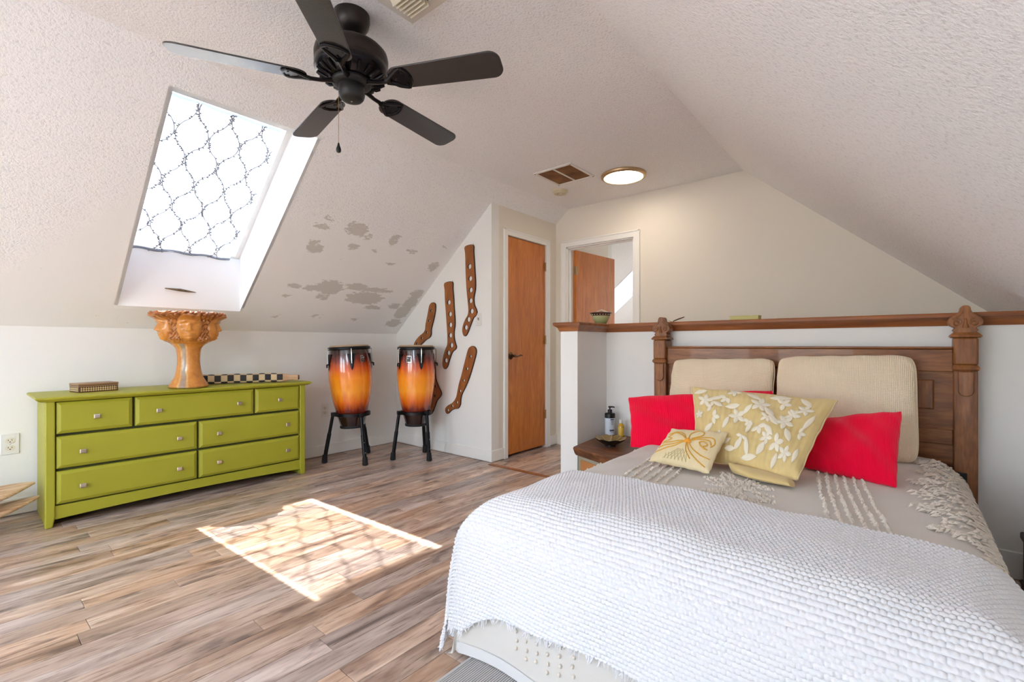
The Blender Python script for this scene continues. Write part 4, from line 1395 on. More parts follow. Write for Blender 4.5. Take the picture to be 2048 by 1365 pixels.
part('body', MB().lathe([(0.068, ZC), (0.069, ZC-0.012), (0.060, ZC-0.020), (0.056, ZC-0.022), (0.054, ZC-0.030), (0.040, ZC-0.034), (0.001, ZC-0.035)], 40, (-2.395, 3.551, 0), cap1=False), M_sm, sd, smooth=40)
part('test_button', MB().lathe([(0.010, ZC-0.034), (0.010, ZC-0.037), (0.001, ZC-0.038)], 14, (-2.375, 3.535, 0), cap1=False), M_plate, sd)
part('indicator', MB().ell((-2.40, 3.522, ZC-0.034), (0.005, 0.005, 0.003), 8, 5), M_slot, sd)
rg = thing('supply_register', 'cream louvred ceiling air register beside the fan', 'air vent', (-1.47, 1.13, ZC-0.02))
M_reg = simple('cream register', lin(222, 212, 186), 0.45)
rx0, rx1, ry0, ry1 = -1.645, -1.325, 0.97, 1.29
mb = MB()
mb.frames([[(rx0, ry0, ZC), (rx1, ry0, ZC), (rx1, ry1, ZC), (rx0, ry1, ZC)], [(rx0+0.01, ry0+0.01, ZC-0.006), (rx1-0.01, ry0+0.01, ZC-0.006), (rx1-0.01, ry1-0.01, ZC-0.006), (rx0+0.01, ry1-0.01, ZC-0.006)]])
part('face_plate', mb, simple('register plate', lin(226, 222, 212), 0.45), rg)
part('opening', MB().box(rx0+0.055, rx1-0.055, ry0+0.055, ry1-0.055, ZC-0.0075, ZC-0.0055), M_slot, rg, smooth=0)
for q in range(6):
    yy = ry1-0.062-q*0.018
    mb = MB()
    pts = [(-0.004, 0.0), (0.004, -0.010), (0.010, -0.022), (0.0125, -0.0215), (0.007, -0.009), (-0.001, 0.001)]
    mb.prism([(yy+a, ZC-0.007+b) for a, b in pts], 'X', rx0+0.055, (rx0+rx1)/2+0.01)
    part('louver', mb, M_reg, rg)
for q in range(8):
    xx = (rx0+rx1)/2+0.022+q*0.0125
    mb = MB()
    pts = [(0.0, 0.0), (0.006, -0.014), (0.008, -0.013), (0.003, 0.001)]
    mb.prism([(xx+a, ZC-0.007+b) for a, b in pts], 'Y', ry0+0.055, ry1-0.055)
    part('louver', mb, M_plate, rg)

# ------------------------------------------------------------------ green bowl, pad and dried leaf on the cap rail
bw = thing('glazed_bowl', 'small celadon bowl with brown fluted rim on the half wall corner', 'bowl', (-1.70, 3.055, CAPZ))
bc = (-1.70, 3.055, CAPZ)
bt = NT('celadon glaze')
bz = bt.sep(bt.coord())[2]
bt.base(col=bt.ramp(bt.maprange(bz, 0.0, 0.085), [(0.0, lin(132, 140, 86)), (0.35, lin(168, 178, 124)), (0.70, lin(186, 186, 138)), (0.74, lin(84, 58, 46)), (1.0, lin(70, 48, 42))]), rough=0.25, coat=0.4)
part('bowl_body', MB().lathe([(0.036, 0), (0.040, 0.002), (0.048, 0.018), (0.060, 0.045), (0.068, 0.066), (0.071, 0.076), (0.080, 0.079), (0.082, 0.083), (0.076, 0.086), (0.068, 0.082), (0.060, 0.06), (0.045, 0.02), (0.001, 0.012)], 44, bc, cap1=False), bt.mat, bw, smooth=50)
for k in range(22):
    a = 2*PI*k/22
    part('rim_bead', MB().ell((bc[0]+0.0735*math.cos(a), bc[1]+0.0735*math.sin(a), bc[2]+0.070), (0.0045, 0.0045, 0.0035), 6, 4), simple('cream bead', lin(206, 186, 158), 0.4) if k == 0 else bpy.data.materials['cream bead'], bw)
mb = MB()
mb.tube([(bc[0]-0.058, bc[1]+0.03, bc[2]+0.085), (bc[0]-0.036, bc[1]+0.022, bc[2]+0.098), (bc[0]-0.012, bc[1]+0.03, bc[2]+0.108), (bc[0]+0.02, bc[1]+0.03, bc[2]+0.095), (bc[0]+0.04, bc[1]+0.04, bc[2]+0.086)], 0.006, 8)
part('contents', mb, simple('pale shell', lin(220, 190, 168), 0.5), bw)
np_ = thing('note_pad', 'yellow-green pad lying on the cap rail behind the headboard', 'pad', (-0.74, 3.12, CAPZ))
part('pages', MB().box(-0.82, -0.66, 3.09, 3.165, CAPZ, CAPZ+0.024), simple('pad paper', lin(206, 200, 136), 0.8), np_, bevel=0.001)
part('cover', MB().box(-0.822, -0.658, 3.088, 3.167, CAPZ+0.024, CAPZ+0.028), simple('pad cover', lin(196, 186, 112), 0.6), np_)
lf = thing('dried_leaf', 'curled dark dried leaf on the cap rail beside the left bedpost', 'leaf', (-1.15, 3.10, CAPZ))
g = []
for u in np.linspace(0, 1, 9):
    wv = 0.016*math.sin(PI*min(u*0.94+0.06, 1))
    g.append([(-1.175+0.075*u, 3.09+q*wv, CAPZ+0.004+0.026*u+0.006*abs(q)) for q in (-1, -0.5, 0, 0.5, 1)])
mb = MB().grid(np.array(g))
mb.tube([(-1.205, 3.09, CAPZ+0.012), (-1.19, 3.09, CAPZ+0.004), (-1.17, 3.09, CAPZ+0.005)], 0.0015, 5)
part('leaf_blade', mb, simple('dry leaf', lin(104, 84, 60), 0.8), lf, smooth=60)

# ------------------------------------------------------------------ nightstand and what stands on it
NZ = 0.41
ns = thing('nightstand', 'rustic wooden nightstand with thick brown top between half wall and bed', 'nightstand', (-1.40, 2.72, 0))
topo = [(-1.585, 2.495), (-1.175, 2.345), (-1.175, 2.88), (-1.255, 2.92), (-1.255, 3.03), (-1.622, 3.03), (-1.622, 2.80)]
mb = MB()
ins = lambda k: inset_poly(topo, k)
mb.frames([[(x, y, NZ-0.052) for x, y in ins(0.018)], [(x, y, NZ-0.040) for x, y in ins(0.010)], [(x, y, NZ-0.010) for x, y in ins(0.0)], [(x, y, NZ) for x, y in ins(0.005)]])
part('top', mb, M_night, ns, smooth=20)
M_nbody = simple('distressed grey paint', lin(150, 146, 128), 0.6, var=0.3, bscale=40)
mb = MB()
mb.frames([[(x, y, z) for x, y in ins(0.034)] for z in (0.0, NZ-0.052)])
part('body', mb, M_nbody, ns, smooth=20)
p0, p1 = Vector((-1.556, 2.520, 0)), Vector((-1.215, 2.396, 0))
dv = (p1-p0).normalized()
nv = Vector((dv.y, -dv.x, 0))
for za, zb in ((NZ-0.135, NZ-0.075), (0.06, 0.25)):
    mb = MB()
    q = [p0+dv*0.03, p1-dv*0.03]
    ring = lambda k, i: [tuple(q[0]+dv*i+nv*k+Vector((0, 0, za+i))), tuple(q[1]-dv*i+nv*k+Vector((0, 0, za+i))), tuple(q[1]-dv*i+nv*k+Vector((0, 0, zb-i))), tuple(q[0]+dv*i+nv*k+Vector((0, 0, zb-i)))]
    mb.frames([ring(-0.012, 0), ring(0.012, 0), ring(0.018, 0.006)])
    dwr = part('drawer', mb, simple('worn orange paint', lin(176, 116, 62), 0.6, var=0.3), ns, smooth=20)
    mid = (q[0]+q[1])/2+nv*0.024
    part('knob', MB().ell((mid.x, mid.y, (za+zb)/2), (0.012, 0.012, 0.012), 12, 8), M_brass, dwr)

pb = thing('pump_bottle', 'white labelled pump bottle with black collar on the nightstand', 'bottle', (-1.573, 2.955, NZ))
cb = (-1.573, 2.955, NZ)
part('bottle', MB().lathe([(0.032, 0), (0.034, 0.003), (0.035, 0.02), (0.035, 0.138), (0.034, 0.142)], 32, cb), simple('dark blue glass', lin(28, 32, 44), 0.15, 0, 0.5, 0.5), pb, smooth=50)
lb = part('label', MB().lathe([(0.0355, 0.012), (0.0355, 0.128)], 32, cb, cap0=False, cap1=False), simple('pale label', lin(206, 214, 224), 0.5), pb, smooth=60)
vw = math.atan2(-cb[1], -cb[0])
mb = MB()
for zz, w0, w1, hh in ((0.119, 0.1, 0.85, 0.004), (0.108, 0.2, 0.75, 0.0012), (0.103, 0.25, 0.8, 0.0012), (0.098, 0.2, 0.7, 0.0012), (0.090, 0.2, 0.8, 0.0012), (0.084, 0.3, 0.7, 0.0012), (0.044, -0.05, 0.9, 0.006), (0.030, 0.1, 0.8, 0.0012)):
    g = [[(cb[0]+0.036*math.cos(vw+t), cb[1]+0.036*math.sin(vw+t), cb[2]+z) for t in np.linspace(w0, w1, 8)] for z in (zz-hh, zz+hh)]
    mb.grid(np.array(g))
part('print', mb, simple('label ink', lin(66, 74, 92), 0.6), lb, smooth=60)
part('collar', MB().lathe([(0.0355, 0.130), (0.0358, 0.156), (0.033, 0.160), (0.016, 0.162), (0.016, 0.182), (0.014, 0.185), (0.005, 0.186), (0.005, 0.200)], 28, cb), M_black, pb, smooth=40)
part('pump_head', MB().lathe([(0.009, 0.198), (0.010, 0.204), (0.008, 0.208)], 16, cb).tube([(cb[0]-0.008, cb[1]-0.006, NZ+0.204), (cb[0]+0.014, cb[1]+0.011, NZ+0.204), (cb[0]+0.026, cb[1]+0.021, NZ+0.201)], [0.006, 0.005, 0.004], 8), M_black, pb)
yb_ = thing('oil_bottle', 'small yellow bottle with white cap on the nightstand', 'bottle', (-1.497, 2.975, NZ))
cb = (-1.497, 2.975, NZ)
part('bottle', MB().lathe([(0.019, 0), (0.021, 0.003), (0.021, 0.074), (0.018, 0.084), (0.012, 0.092), (0.011, 0.098)], 24, cb), simple('yellow oil', lin(206, 160, 40), 0.15, 0, 0.5, 0.5), yb_, smooth=50)
part('cap', MB().lathe([(0.0125, 0.096), (0.013, 0.098), (0.013, 0.118), (0.011, 0.120)], 20, cb), M_plate, yb_, smooth=40)
part('label', MB().lathe([(0.0214, 0.012), (0.0214, 0.066)], 24, cb, cap0=False, cap1=False), simple('ochre label', lin(222, 182, 74), 0.5), yb_, smooth=60)
dh = thing('fluted_dish', 'dark fluted dish with gold-lined inside on the nightstand', 'dish', (-1.412, 2.66, NZ))
g, n_ = [], 72
prof = [(0.030, 0.0), (0.034, 0.002), (0.034, 0.010), (0.052, 0.018), (0.078, 0.034), (0.095, 0.048), (0.097, 0.052), (0.092, 0.052), (0.074, 0.040), (0.048, 0.025), (0.02, 0.018), (0.001, 0.017)]
for r_, z_ in prof:
    k = max(0.0, (r_-0.035)/0.06)
    g.append([((r_*(1+0.06*k*math.cos(8*t)))*math.cos(t), (r_*(1+0.06*k*math.cos(8*t)))*math.sin(t), z_+0.004*k*math.cos(8*t)) for t in np.linspace(0, 2*PI, n_, endpoint=False)])
g = np.array(g)+np.array([-1.412, 2.66, NZ])
gridmesh('outside', g[:7], simple('dark glaze', lin(30, 26, 26), 0.2, 0, 0.5, 0.5), dh, closed_v=True, smooth=60)
gridmesh('inside', g[6:], simple('olive gold glaze', lin(140, 112, 54), 0.3, 0.2, 0.5, 0.3, 0.3), dh, closed_v=True, smooth=60)
for k in range(8):
    t = 2*PI*(k+0.5)/8
    mb = MB()
    mb.tube([(-1.412+r_*math.cos(t), 2.66+r_*math.sin(t), NZ+z_+0.001) for r_, z_ in ((0.091, 0.051), (0.074, 0.041), (0.048, 0.027), (0.02, 0.020))], 0.0022, 5)
    part('rib', mb, simple('gold rib', lin(196, 166, 104), 0.35) if k == 0 else bpy.data.materials['gold rib'], dh)

# ------------------------------------------------------------------ low dark chest at the right edge
ch = thing('low_chest', 'low dark wooden chest at the right edge beside the bed', 'chest', (0.46, 2.70, 0))
part('body', MB().box(0.392, 0.530, 2.50, 2.895, 0.02, 0.225), M_darkwood, ch, bevel=0.004)
part('lid', MB().box(0.384, 0.534, 2.49, 2.905, 0.228, 0.258), M_darkwood, ch, bevel=0.006)
for yy in (2.515, 2.86):
    for xx in (0.40, 0.50):
        part('foot', MB().box(xx, xx+0.025, yy, yy+0.025, 0.0, 0.02), M_darkwood, ch)
part('plinth', MB().box(0.386, 0.392, 2.50, 2.895, 0.02, 0.06), M_darkwood, ch, bevel=0.002)

# ------------------------------------------------------------------ headboard
hb = thing('headboard', 'antique carved walnut headboard with trefoil finials on two posts', 'headboard', (-0.495, 2.97, 0))
HF = 2.935       # front of the posts
FIN = [(0.0, 0.148), (0.010, 0.146), (0.0165, 0.138), (0.0185, 0.124), (0.024, 0.113), (0.036, 0.104), (0.050, 0.094), (0.058, 0.082), (0.0595, 0.070), (0.055, 0.058), (0.044, 0.050), (0.035, 0.045),
       (0.041, 0.038), (0.044, 0.034), (0.039, 0.029), (0.038, 0.024), (0.048, 0.016), (0.0535, 0.009), (0.053, 0.003), (0.048, 0.0)]
for px in (-1.2035, 0.2215):
    zt = 1.082
    po = part('post', MB().box(px-0.040, px+0.040, HF, HF+0.095, 0.0, 0.94), M_bedwood, hb, bevel=0.004)
    part('post_block', MB().box(px-0.041, px+0.041, HF-0.012, HF+0.097, 0.958, zt), M_bedwood, po, bevel=0.008, seg=2)
    mb = MB()
    R = lambda z, k: [(px-0.041-k, HF-0.012-k, z), (px+0.041+k, HF-0.012-k, z), (px+0.041+k, HF+0.097, z), (px-0.041-k, HF+0.097, z)]
    mb.frames([R(0.930, -0.006), R(0.938, 0.003), R(0.946, 0.004), R(0.958, -0.002)])
    part('moulding', mb, M_bedwood, po, smooth=20)
    # rounded applique below the moulding
    ap = [(px-0.026, 0.928), (px+0.026, 0.928)]+[(px+0.026*math.cos(a), 0.842-0.026*math.sin(a)) for a in np.linspace(0, PI, 14)]
    part('applique', MB().prism(ap, 'Y', HF-0.010, HF+0.001), M_bedwood, po, bevel=0.003)
    ol = [(px+a, zt+b) for a, b in FIN]+[(px-a, zt+b) for a, b in reversed(FIN[1:])]
    mb = MB().prism(ol, 'Y', HF+0.012, HF+0.078)
    fi = part('finial', mb, M_bedwood, po, bevel=0.006, seg=2)
    part('finial_base', MB().frames([[(px-a, HF-0.010+b*0, zt+z) if False else (px-a, HF-0.014+0.054-a, zt+z), (px+a, HF-0.014+0.054-a, zt+z), (px+a, HF+0.043+a, zt+z), (px-a, HF+0.043+a, zt+z)] for a, z in ((0.046, 0.0), (0.053, 0.004), (0.052, 0.010), (0.040, 0.024))]), M_bedwood, fi, smooth=20)
    # carved scrolls and centre tongue
    for s in (-1, 1):
        mb = MB()
        pts = []
        for q in np.linspace(0, 1.35*2*PI, 26):
            rr = 0.019*(1-q/(1.5*2*PI))
            pts.append((px+s*(0.030+rr*math.cos(q+0.8)), HF+0.010, zt+0.071+rr*math.sin(q+0.8)))
        pts = [(px+s*0.010, HF+0.011, zt+0.118), (px+s*0.020, HF+0.010, zt+0.103)]+pts
        mb.tube(pts, 0.0032, 6)
        part('carved_scroll', mb, M_bedwood, fi)
        part('scroll_eye', MB().ell((px+s*0.030, HF+0.012, zt+0.066), (0.011, 0.006, 0.012), 12, 8), M_bedwood, fi)
    mb = MB()
    mb.tube([(px, HF+0.011, zt+0.088), (px, HF+0.009, zt+0.066), (px, HF+0.009, zt+0.046)], [0.004, 0.007, 0.011], 8)
    part('carved_tongue', mb, M_bedwood, fi)
x0, x1 = -1.1635, 0.1815
part('top_rail', MB().box(x0, x1, HF+0.018, HF+0.062, 0.925, 1.030), M_bedwood_x, hb, bevel=0.004)
part('rail_moulding', MB().box(x0, x1, HF+0.010, HF+0.070, 1.030, 1.041), M_bedwood_x, hb, bevel=0.004)
part('panel_board', MB().box(x0, x1, HF+0.040, HF+0.056, 0.30, 0.925), M_bedwood_x, hb)
part('middle_rail', MB().box(x0, x1, HF+0.026, HF+0.058, 0.585, 0.655), M_bedwood_x, hb, bevel=0.004)
part('lower_rail', MB().box(x0, x1, HF+0.022, HF+0.060, 0.22, 0.36), M_bedwood_x, hb, bevel=0.004)
for px in (-1.045, -0.70, -0.27, 0.083):
    mb = MB()
    R = lambda y, i: [(px-0.033+i, y, 0.745+i), (px+0.033-i, y, 0.745+i), (px+0.033-i, y, 0.885-i), (px-0.033+i, y, 0.885-i)]
    mb.frames([R(HF+0.041, 0), R(HF+0.030, 0), R(HF+0.025, 0.006)])
    part('raised_block', mb, M_bedwood, hb, smooth=20)
part('bed_rail_bracket', MB().box(0.185, 0.225, HF-0.012, HF+0.001, 0.36, 0.47), M_black, hb, bevel=0.003)

# ------------------------------------------------------------------ bedspread over the mattress
BX, BWH, BF, BHD, BT, BRD = -0.455, 0.675, 1.125, 2.912, 0.515, 0.13


def fold(t, W, r):
    """arc length from the middle -> (offset, drop)"""
    s = np.sign(t)
    a = np.abs(t)
    q = a-(W-r)
    off = np.where(q <= 0, a, np.where(q < r*PI/2, W-r+r*np.sin(np.clip(q, 0, r*PI/2)/r), W))
    drop = np.where(q <= 0, 0, np.where(q < r*PI/2, r*(1-np.cos(np.clip(q, 0, r*PI/2)/r)), r+q-r*PI/2))
    return s*off, drop


def wr(x, y):
    """soft wrinkles and crown of the bed top"""
    return 0.018*np.clip(1-((x-BX)/BWH)**2, 0, 1) + 0.0035*np.sin(x*13+y*7)*np.sin(y*9-x*4+1)+0.002*np.sin(x*31-y*23)


def drape(a, b, lift=0.0, r=BRD, flare=0.08, p=5.0, grow=0.0):
    """a: arc across the bed from its middle; b: arc from the head towards the foot"""
    W = BWH+grow
    ox, dx = fold(a, W, r)
    Lb = BHD-(BF-grow)
    oy, dy = fold(np.maximum(b, 0), Lb, r)
    oy = np.where(b < 0, b, oy)
    dz = (dx**p+dy**p)**(1/p)
    x = BX+ox
    y = BHD-oy
    k = np.minimum(dx, dy)
    kk = np.clip((dx-r)/0.25, 0, 1)
    ky = np.clip((dy-r)/0.25, 0, 1)
    x = x+np.sign(a)*(flare*k+0.008*kk*np.sin(b*17)+0.008*kk)
    y = y-(flare*k+0.008*ky*np.sin(a*15)+0.012*ky)
    z = BT+lift+wr(x, y)*np.clip(1-dz/0.06, 0, 1)-dz
    return np.stack([x, y, np.maximum(z, 0.012)], -1)


bs = thing('bedspread', 'pale grey bedspread with tufted stripes covering the bed to the floor', 'bedspread', (BX, 2.0, 0))
fb = NT('grey cotton')
cx2 = fb.noise(fb.coord(), 4, 3)
fb.base(col=fb.mix(cx2, lin(207, 203, 196), lin(217, 213, 206)), rough=0.9, spec=0.1, sheen=0.15, normal=fb.bump(fb.noise(fb.coord(), 500, 2), 0.25, 0.001))
aT = BWH-BRD+BRD*PI/2+BT-BRD-0.012
bT = (BHD-BF)-BRD+BRD*PI/2+BT-BRD-0.012
A_, B_ = np.meshgrid(np.linspace(-aT, aT, 190), np.linspace(0, bT, 210), indexing='ij')
gridmesh('cloth', drape(A_, B_), fb.mat, bs)
# hem band along the floor
M_hem = simple('white hem', lin(214, 213, 211), 0.9)
A_, B_ = np.meshgrid(np.linspace(-aT-0.004, aT+0.004, 120), np.linspace(bT-0.034, bT+0.004, 5), indexing='ij')
gridmesh('hem_band', drape(A_, B_, grow=0.003), M_hem, bs)

M_tuft = simple('ecru tufting', lin(222, 213, 200), 0.95, var=0.06)
rt = random.Random(11)
tmb = MB()


def tuft(a, b, r=0.006, h=0.008, up=0.0):
    p = drape(np.array([a]), np.array([b]), 0.002)[0]
    th_ = rt.uniform(0, PI)
    c_, s_ = math.cos(th_), math.sin(th_)
    e1, e2 = r*rt.uniform(0.9, 1.5), r*rt.uniform(0.45, 0.8)
    n1 = len(tmb.v)
    top = h*rt.uniform(0.8, 1.4)
    vs = [(p[0]+c_*e1, p[1]+s_*e1, p[2]), (p[0]-s_*e2, p[1]+c_*e2, p[2]), (p[0]-c_*e1, p[1]-s_*e1, p[2]), (p[0]+s_*e2, p[1]-c_*e2, p[2]), (p[0]+rt.uniform(-1, 1)*r*0.5, p[1]+rt.uniform(-1, 1)*r*0.5, p[2]+top), (p[0], p[1], p[2]-0.004)]
    tmb.add(vs, [(0, 1, 4), (1, 2, 4), (2, 3, 4), (3, 0, 4), (1, 0, 5), (2, 1, 5), (3, 2, 5), (0, 3, 5)])


Q = lambda x, y: (x-BX, BHD-y)     # top of the bed only
for k in range(6):      # left stripes
    for y in np.arange(1.55, 2.75, 0.0105):
        tuft(*Q(-0.835+0.033*k-0.12*(y-1.64)+rt.uniform(-.002, .002), y), 0.0065, 0.007)
for k in range(6):      # right stripes
    for y in np.arange(1.55, 2.75, 0.0095):
        q = (y-1.65)/0.57
        tuft(*Q(-0.163+0.0285*k-0.115*q+0.02*q*q+rt.uniform(-.002, .002), y), 0.0065, 0.008)
# star of crossing lines in the middle
for (xa, ya), (xb, yb) in [((-.576, 1.877), (-.343, 1.65)), ((-.528, 1.70), (-.358, 1.864)), ((-.546, 1.974), (-.326, 1.713)), ((-.436, 2.011), (-.451, 1.628)), ((-.576, 1.877), (-.358, 1.864)), ((-.528, 1.70), (-.326, 1.713)), ((-.53, 1.93), (-.40, 1.64)), ((-.50, 1.66), (-.40, 1.98)), ((-.55, 1.80), (-.34, 1.79))]:
    for off in (-0.012, 0.012):
        n_ = int(math.hypot(xb-xa, yb-ya)/0.0085)
        for i in range(n_):
            t = i/n_
            tuft(*Q(xa+(xb-xa)*t+off+rt.uniform(-.003, .003), ya+(yb-ya)*t+rt.uniform(-.003, .003)), 0.006, 0.007)
# small tufts in rows on the foot drop and near the left edge
for i in range(6):
    for j in range(11):
        a_ = -0.46+i*0.042+0.004*(j % 2)
        b_ = bT-0.10-j*0.026+0.012*(i % 2)
        p = drape(np.array([a_]), np.array([b_]), 0.0)[0]
        tmb.ell((p[0], p[1]-0.003, p[2]), (0.005, 0.006, 0.007), 7, 4)
for i in range(90):
    y = rt.uniform(1.6, 2.6)
    tuft(-(BWH-0.05+rt.uniform(0, 0.10)), BHD-y, 0.006, 0.008)
o = part('tufting', tmb, M_tuft, bs, smooth=0, fix=False)
o['kind'] = 'stuff'
# dense leafy fringe along the right side of the bed
fmb = MB()
edge_y = [1.60, 1.684, 1.718, 1.783, 1.941, 2.101, 2.289, 2.589, 2.86]
edge_x = [0.19, 0.151, 0.122, 0.079, 0.046, 0.033, 0.033, 0.047, 0.06]
for i in range(3800):
    y = rt.uniform(1.50, 2.84)
    a0_ = float(np.interp(y, edge_y, edge_x))-BX + 0.03*math.sin(y*34)
    a_ = rt.uniform(a0_, BWH+0.30)
    # diamonds of pile with bare gaps
    band = math.sin(y*30+a_*16)*math.sin(y*30-a_*22)
    if band < -0.35 and rt.random() < 0.75:
        continue
    p = drape(np.array([a_, a_+0.012]), np.array([BHD-y, BHD-y+rt.uniform(-0.018, 0.018)]), 0.002)
    q0, q1 = Vector(p[0]), Vector(p[1])
    tdir = (q1-q0).normalized()
    side = Vector((0, 1, 0)).cross(tdir)
    nrm_ = Vector((0, 0, 1)) if abs(tdir.z) < 0.5 else Vector((1, 0, 0.2))
    sd_ = tdir.cross(nrm_).normalized()
    ln_ = rt.uniform(0.016, 0.032)
    wv = rt.uniform(0.003, 0.0065)
    hgt = rt.uniform(0.005, 0.012)
    vs = [q0-nrm_*0.002, q0+tdir*ln_*0.5+sd_*wv+nrm_*hgt*0.5, q0+tdir*ln_+nrm_*hgt, q0+tdir*ln_*0.5-sd_*wv+nrm_*hgt*0.5, q0+tdir*ln_*0.45+nrm_*(hgt*0.75+0.003)]
    fmb.add(vs, [(0, 1, 4), (1, 2, 4), (2, 3, 4), (3, 0, 4), (0, 3, 2, 1)])
o = part('leafy_fringe', fmb, M_tuft, bs, smooth=0, fix=False)
o['kind'] = 'stuff'

# ------------------------------------------------------------------ white woven blanket over the foot
bk = thing('woven_blanket', 'white chunky woven blanket draped over the foot of the bed', 'blanket', (BX, 1.3, 0))
bl_ = NT('white cotton weave')
bl_.base(col=lin(226, 226, 228), rough=0.9, spec=0.1, sheen=0.1)
W2 = 0.012
a0, a1 = -1.10, 1.10
na, nb = 600, 300
Av = np.linspace(a0, a1, na)
r2 = 0.145
gr_ = 0.018
Lb2 = BHD-(BF-gr_)
bt_ = lambda zz: Lb2-r2+r2*PI/2+(BT+0.012-zz)-r2
top_b = BHD-1.62+0.012*np.sin(Av*5)+0.02*np.clip(Av-0.3, 0, 1)-0.03*np.clip(-Av-0.55, 0, 1)
hem_b = bt_(0.20)+0.10*np.clip((-Av-0.50)/0.18, 0, 1)**1.5+0.012*np.sin(Av*9)+0.02*np.clip(Av, 0, 1)
T_ = np.linspace(0, 1, nb)
Bv = top_b[:, None]*(1-T_)[None]+hem_b[:, None]*T_[None]
AA = np.repeat(Av[:, None], nb, 1)
P = drape(AA, Bv, 0.014, r2, 0.09, 6.0, gr_)
# clear of the bedspread along its softer edge
dPa = np.gradient(P, axis=0)
dPb = np.gradient(P, axis=1)
N_ = np.cross(dPa, dPb)
N_ /= np.linalg.norm(N_, axis=2)[..., None]+1e-9
cen = np.array([BX, 2.0, 0.2])
flip = np.sign(np.sum(N_*(P-cen), -1))[..., None]
N_ = N_*np.where(flip == 0, 1, flip)
rows = np.floor(Bv/W2)
ua = AA/W2+0.5*(rows % 2)
h = (np.abs(np.sin(PI*ua))**0.6)*(np.abs(np.sin(PI*Bv/W2))**0.6)
edge = np.clip(T_*nb/4, 0, 1)[None]
P = P+N_*(0.0080*h*edge)[..., None]
P[..., 2] = np.maximum(P[..., 2], 0.02)
o = gridmesh('weave', P, bl_.mat, bk)
so = o.modifiers.new('thickness', 'SOLIDIFY')
so.thickness = 0.006
so.offset = 0
# frayed fringe along the foot hem
fm_ = MB()
rf = random.Random(5)
for i in range(330):
    k = rf.randrange(5, na-5)
    p = P[k, -1]
    ln_ = rf.uniform(0.008, 0.024)
    dx_, dy_ = rf.uniform(-0.008, 0.008), rf.uniform(-0.012, 0.002)
    fm_.tube([p+N_[k, -1]*0.001, p+np.array([dx_*0.5, dy_*0.5, -ln_*0.6]), p+np.array([dx_, dy_, -ln_])], [0.0022, 0.0018, 0.0008], 4)
o = part('fringe', fm_, bl_.mat, bk, smooth=60, fix=False)
o['kind'] = 'stuff'

# ------------------------------------------------------------------ pillows


def pillow_fn(TL, TR, BR_, BL, thick, pinch=0.06, ex=0.42, seed=0, sag=0.0, lump=0.006, rc=0.0):
    TL, TR, BR_, BL = [np.array(q, float) for q in (TL, TR, BR_, BL)]
    n = np.cross(TR-TL, BL-TL)
    n /= np.linalg.norm(n)
    if n[1] > 0:
        n = -n
    rs = np.random.RandomState(seed)
    ph = rs.uniform(0, 6, 6)

    def f(u, v, side=1.0, lift=0.0):
        u = np.asarray(u, float)
        v = np.asarray(v, float)
        cr_ = 1-rc*(u*u*v*v)**3
        uu = u*(1-pinch*(1-v**2))*cr_
        vv = v*(1-pinch*(1-u**2))*cr_
        s, t = (uu+1)/2, (1-vv)/2
        base = ((1-s)*(1-t))[..., None]*TL+(s*(1-t))[..., None]*TR+(s*t)[..., None]*BR_+((1-s)*t)[..., None]*BL
        body = np.clip((1-u**2)*(1-v**2), 0, 1)**ex
        h = thick*body*side
        w_ = lump*body*(np.sin(u*5+ph[0])*np.sin(v*4+ph[1])+0.5*np.sin(u*9+v*7+ph[2]))
        ed = np.clip(1-body*2.2, 0, 1)*0.004*np.sin((u+v)*14+ph[3])
        return base+n*(h+w_*side+lift*side+ed)[..., None] - np.array([0, 0, 1])*(sag*(1-v**2)*(u**2)*0)[..., None]
    return f


def pillow(name, label, f, mat_, loc, parts=True, nn=56, piping=None):
    r = thing(name, label, 'pillow', loc)
    e = np.sin(np.linspace(-PI/2, PI/2, nn))
    U, V = np.meshgrid(e, e, indexing='ij')
    Pa = f(U, V, 1.0)
    Pb = f(U, V, -1.0)
    uv = np.stack([U, V], -1)
    # one closed surface: front and back share the seam
    n, m = U.shape
    idx = lambda i, j: i*m+j
    V1 = Pa.reshape(-1, 3)
    V2 = Pb.reshape(-1, 3)
    L_ = np.array(loc)
    me = bpy.data.meshes.new(name)
    fs = []
    bmap = {}
    vs = [tuple(p-L_) for p in V1]
    for i in range(n):
        for j in range(m):
            if i in (0, n-1) or j in (0, m-1):
                bmap[idx(i, j)] = idx(i, j)
            else:
                bmap[idx(i, j)] = len(vs)
                vs.append(tuple(V2[idx(i, j)]-L_))
    for i in range(n-1):
        for j in range(m-1):
            q = (idx(i, j), idx(i, j+1), idx(i+1, j+1), idx(i+1, j))
            fs.append(q)
            fs.append(tuple(bmap[k] for k in reversed(q)))
    me.from_pydata(vs, [], fs)
    bm = bmesh.new()
    bm.from_mesh(me)
    bmesh.ops.recalc_face_normals(bm, faces=bm.faces)
    bm.to_mesh(me)
    bm.free()
    at = me.attributes.new('cloth', 'FLOAT_VECTOR', 'POINT')
    q = np.zeros((len(vs), 3))
    q[:n*m, :2] = uv.reshape(-1, 2)
    for i in range(n):
        for j in range(m):
            q[bmap[idx(i, j)], :2] = uv[i, j]
    at.data.foreach_set('vector', q.astype(np.float32).ravel())
    link('cushion', me, mat_, r, 180)
    if piping:
        mb = MB()
        t = np.linspace(-1, 1, 40)
        for u, v in ((t, np.ones(40)), (np.ones(40), -t), (-t, -np.ones(40)), (-np.ones(40), t)):
            mb.tube([tuple(p) for p in f(u, v)], 0.004, 6)
        part('piping', mb, piping, r, smooth=60, fix=False)
    return r


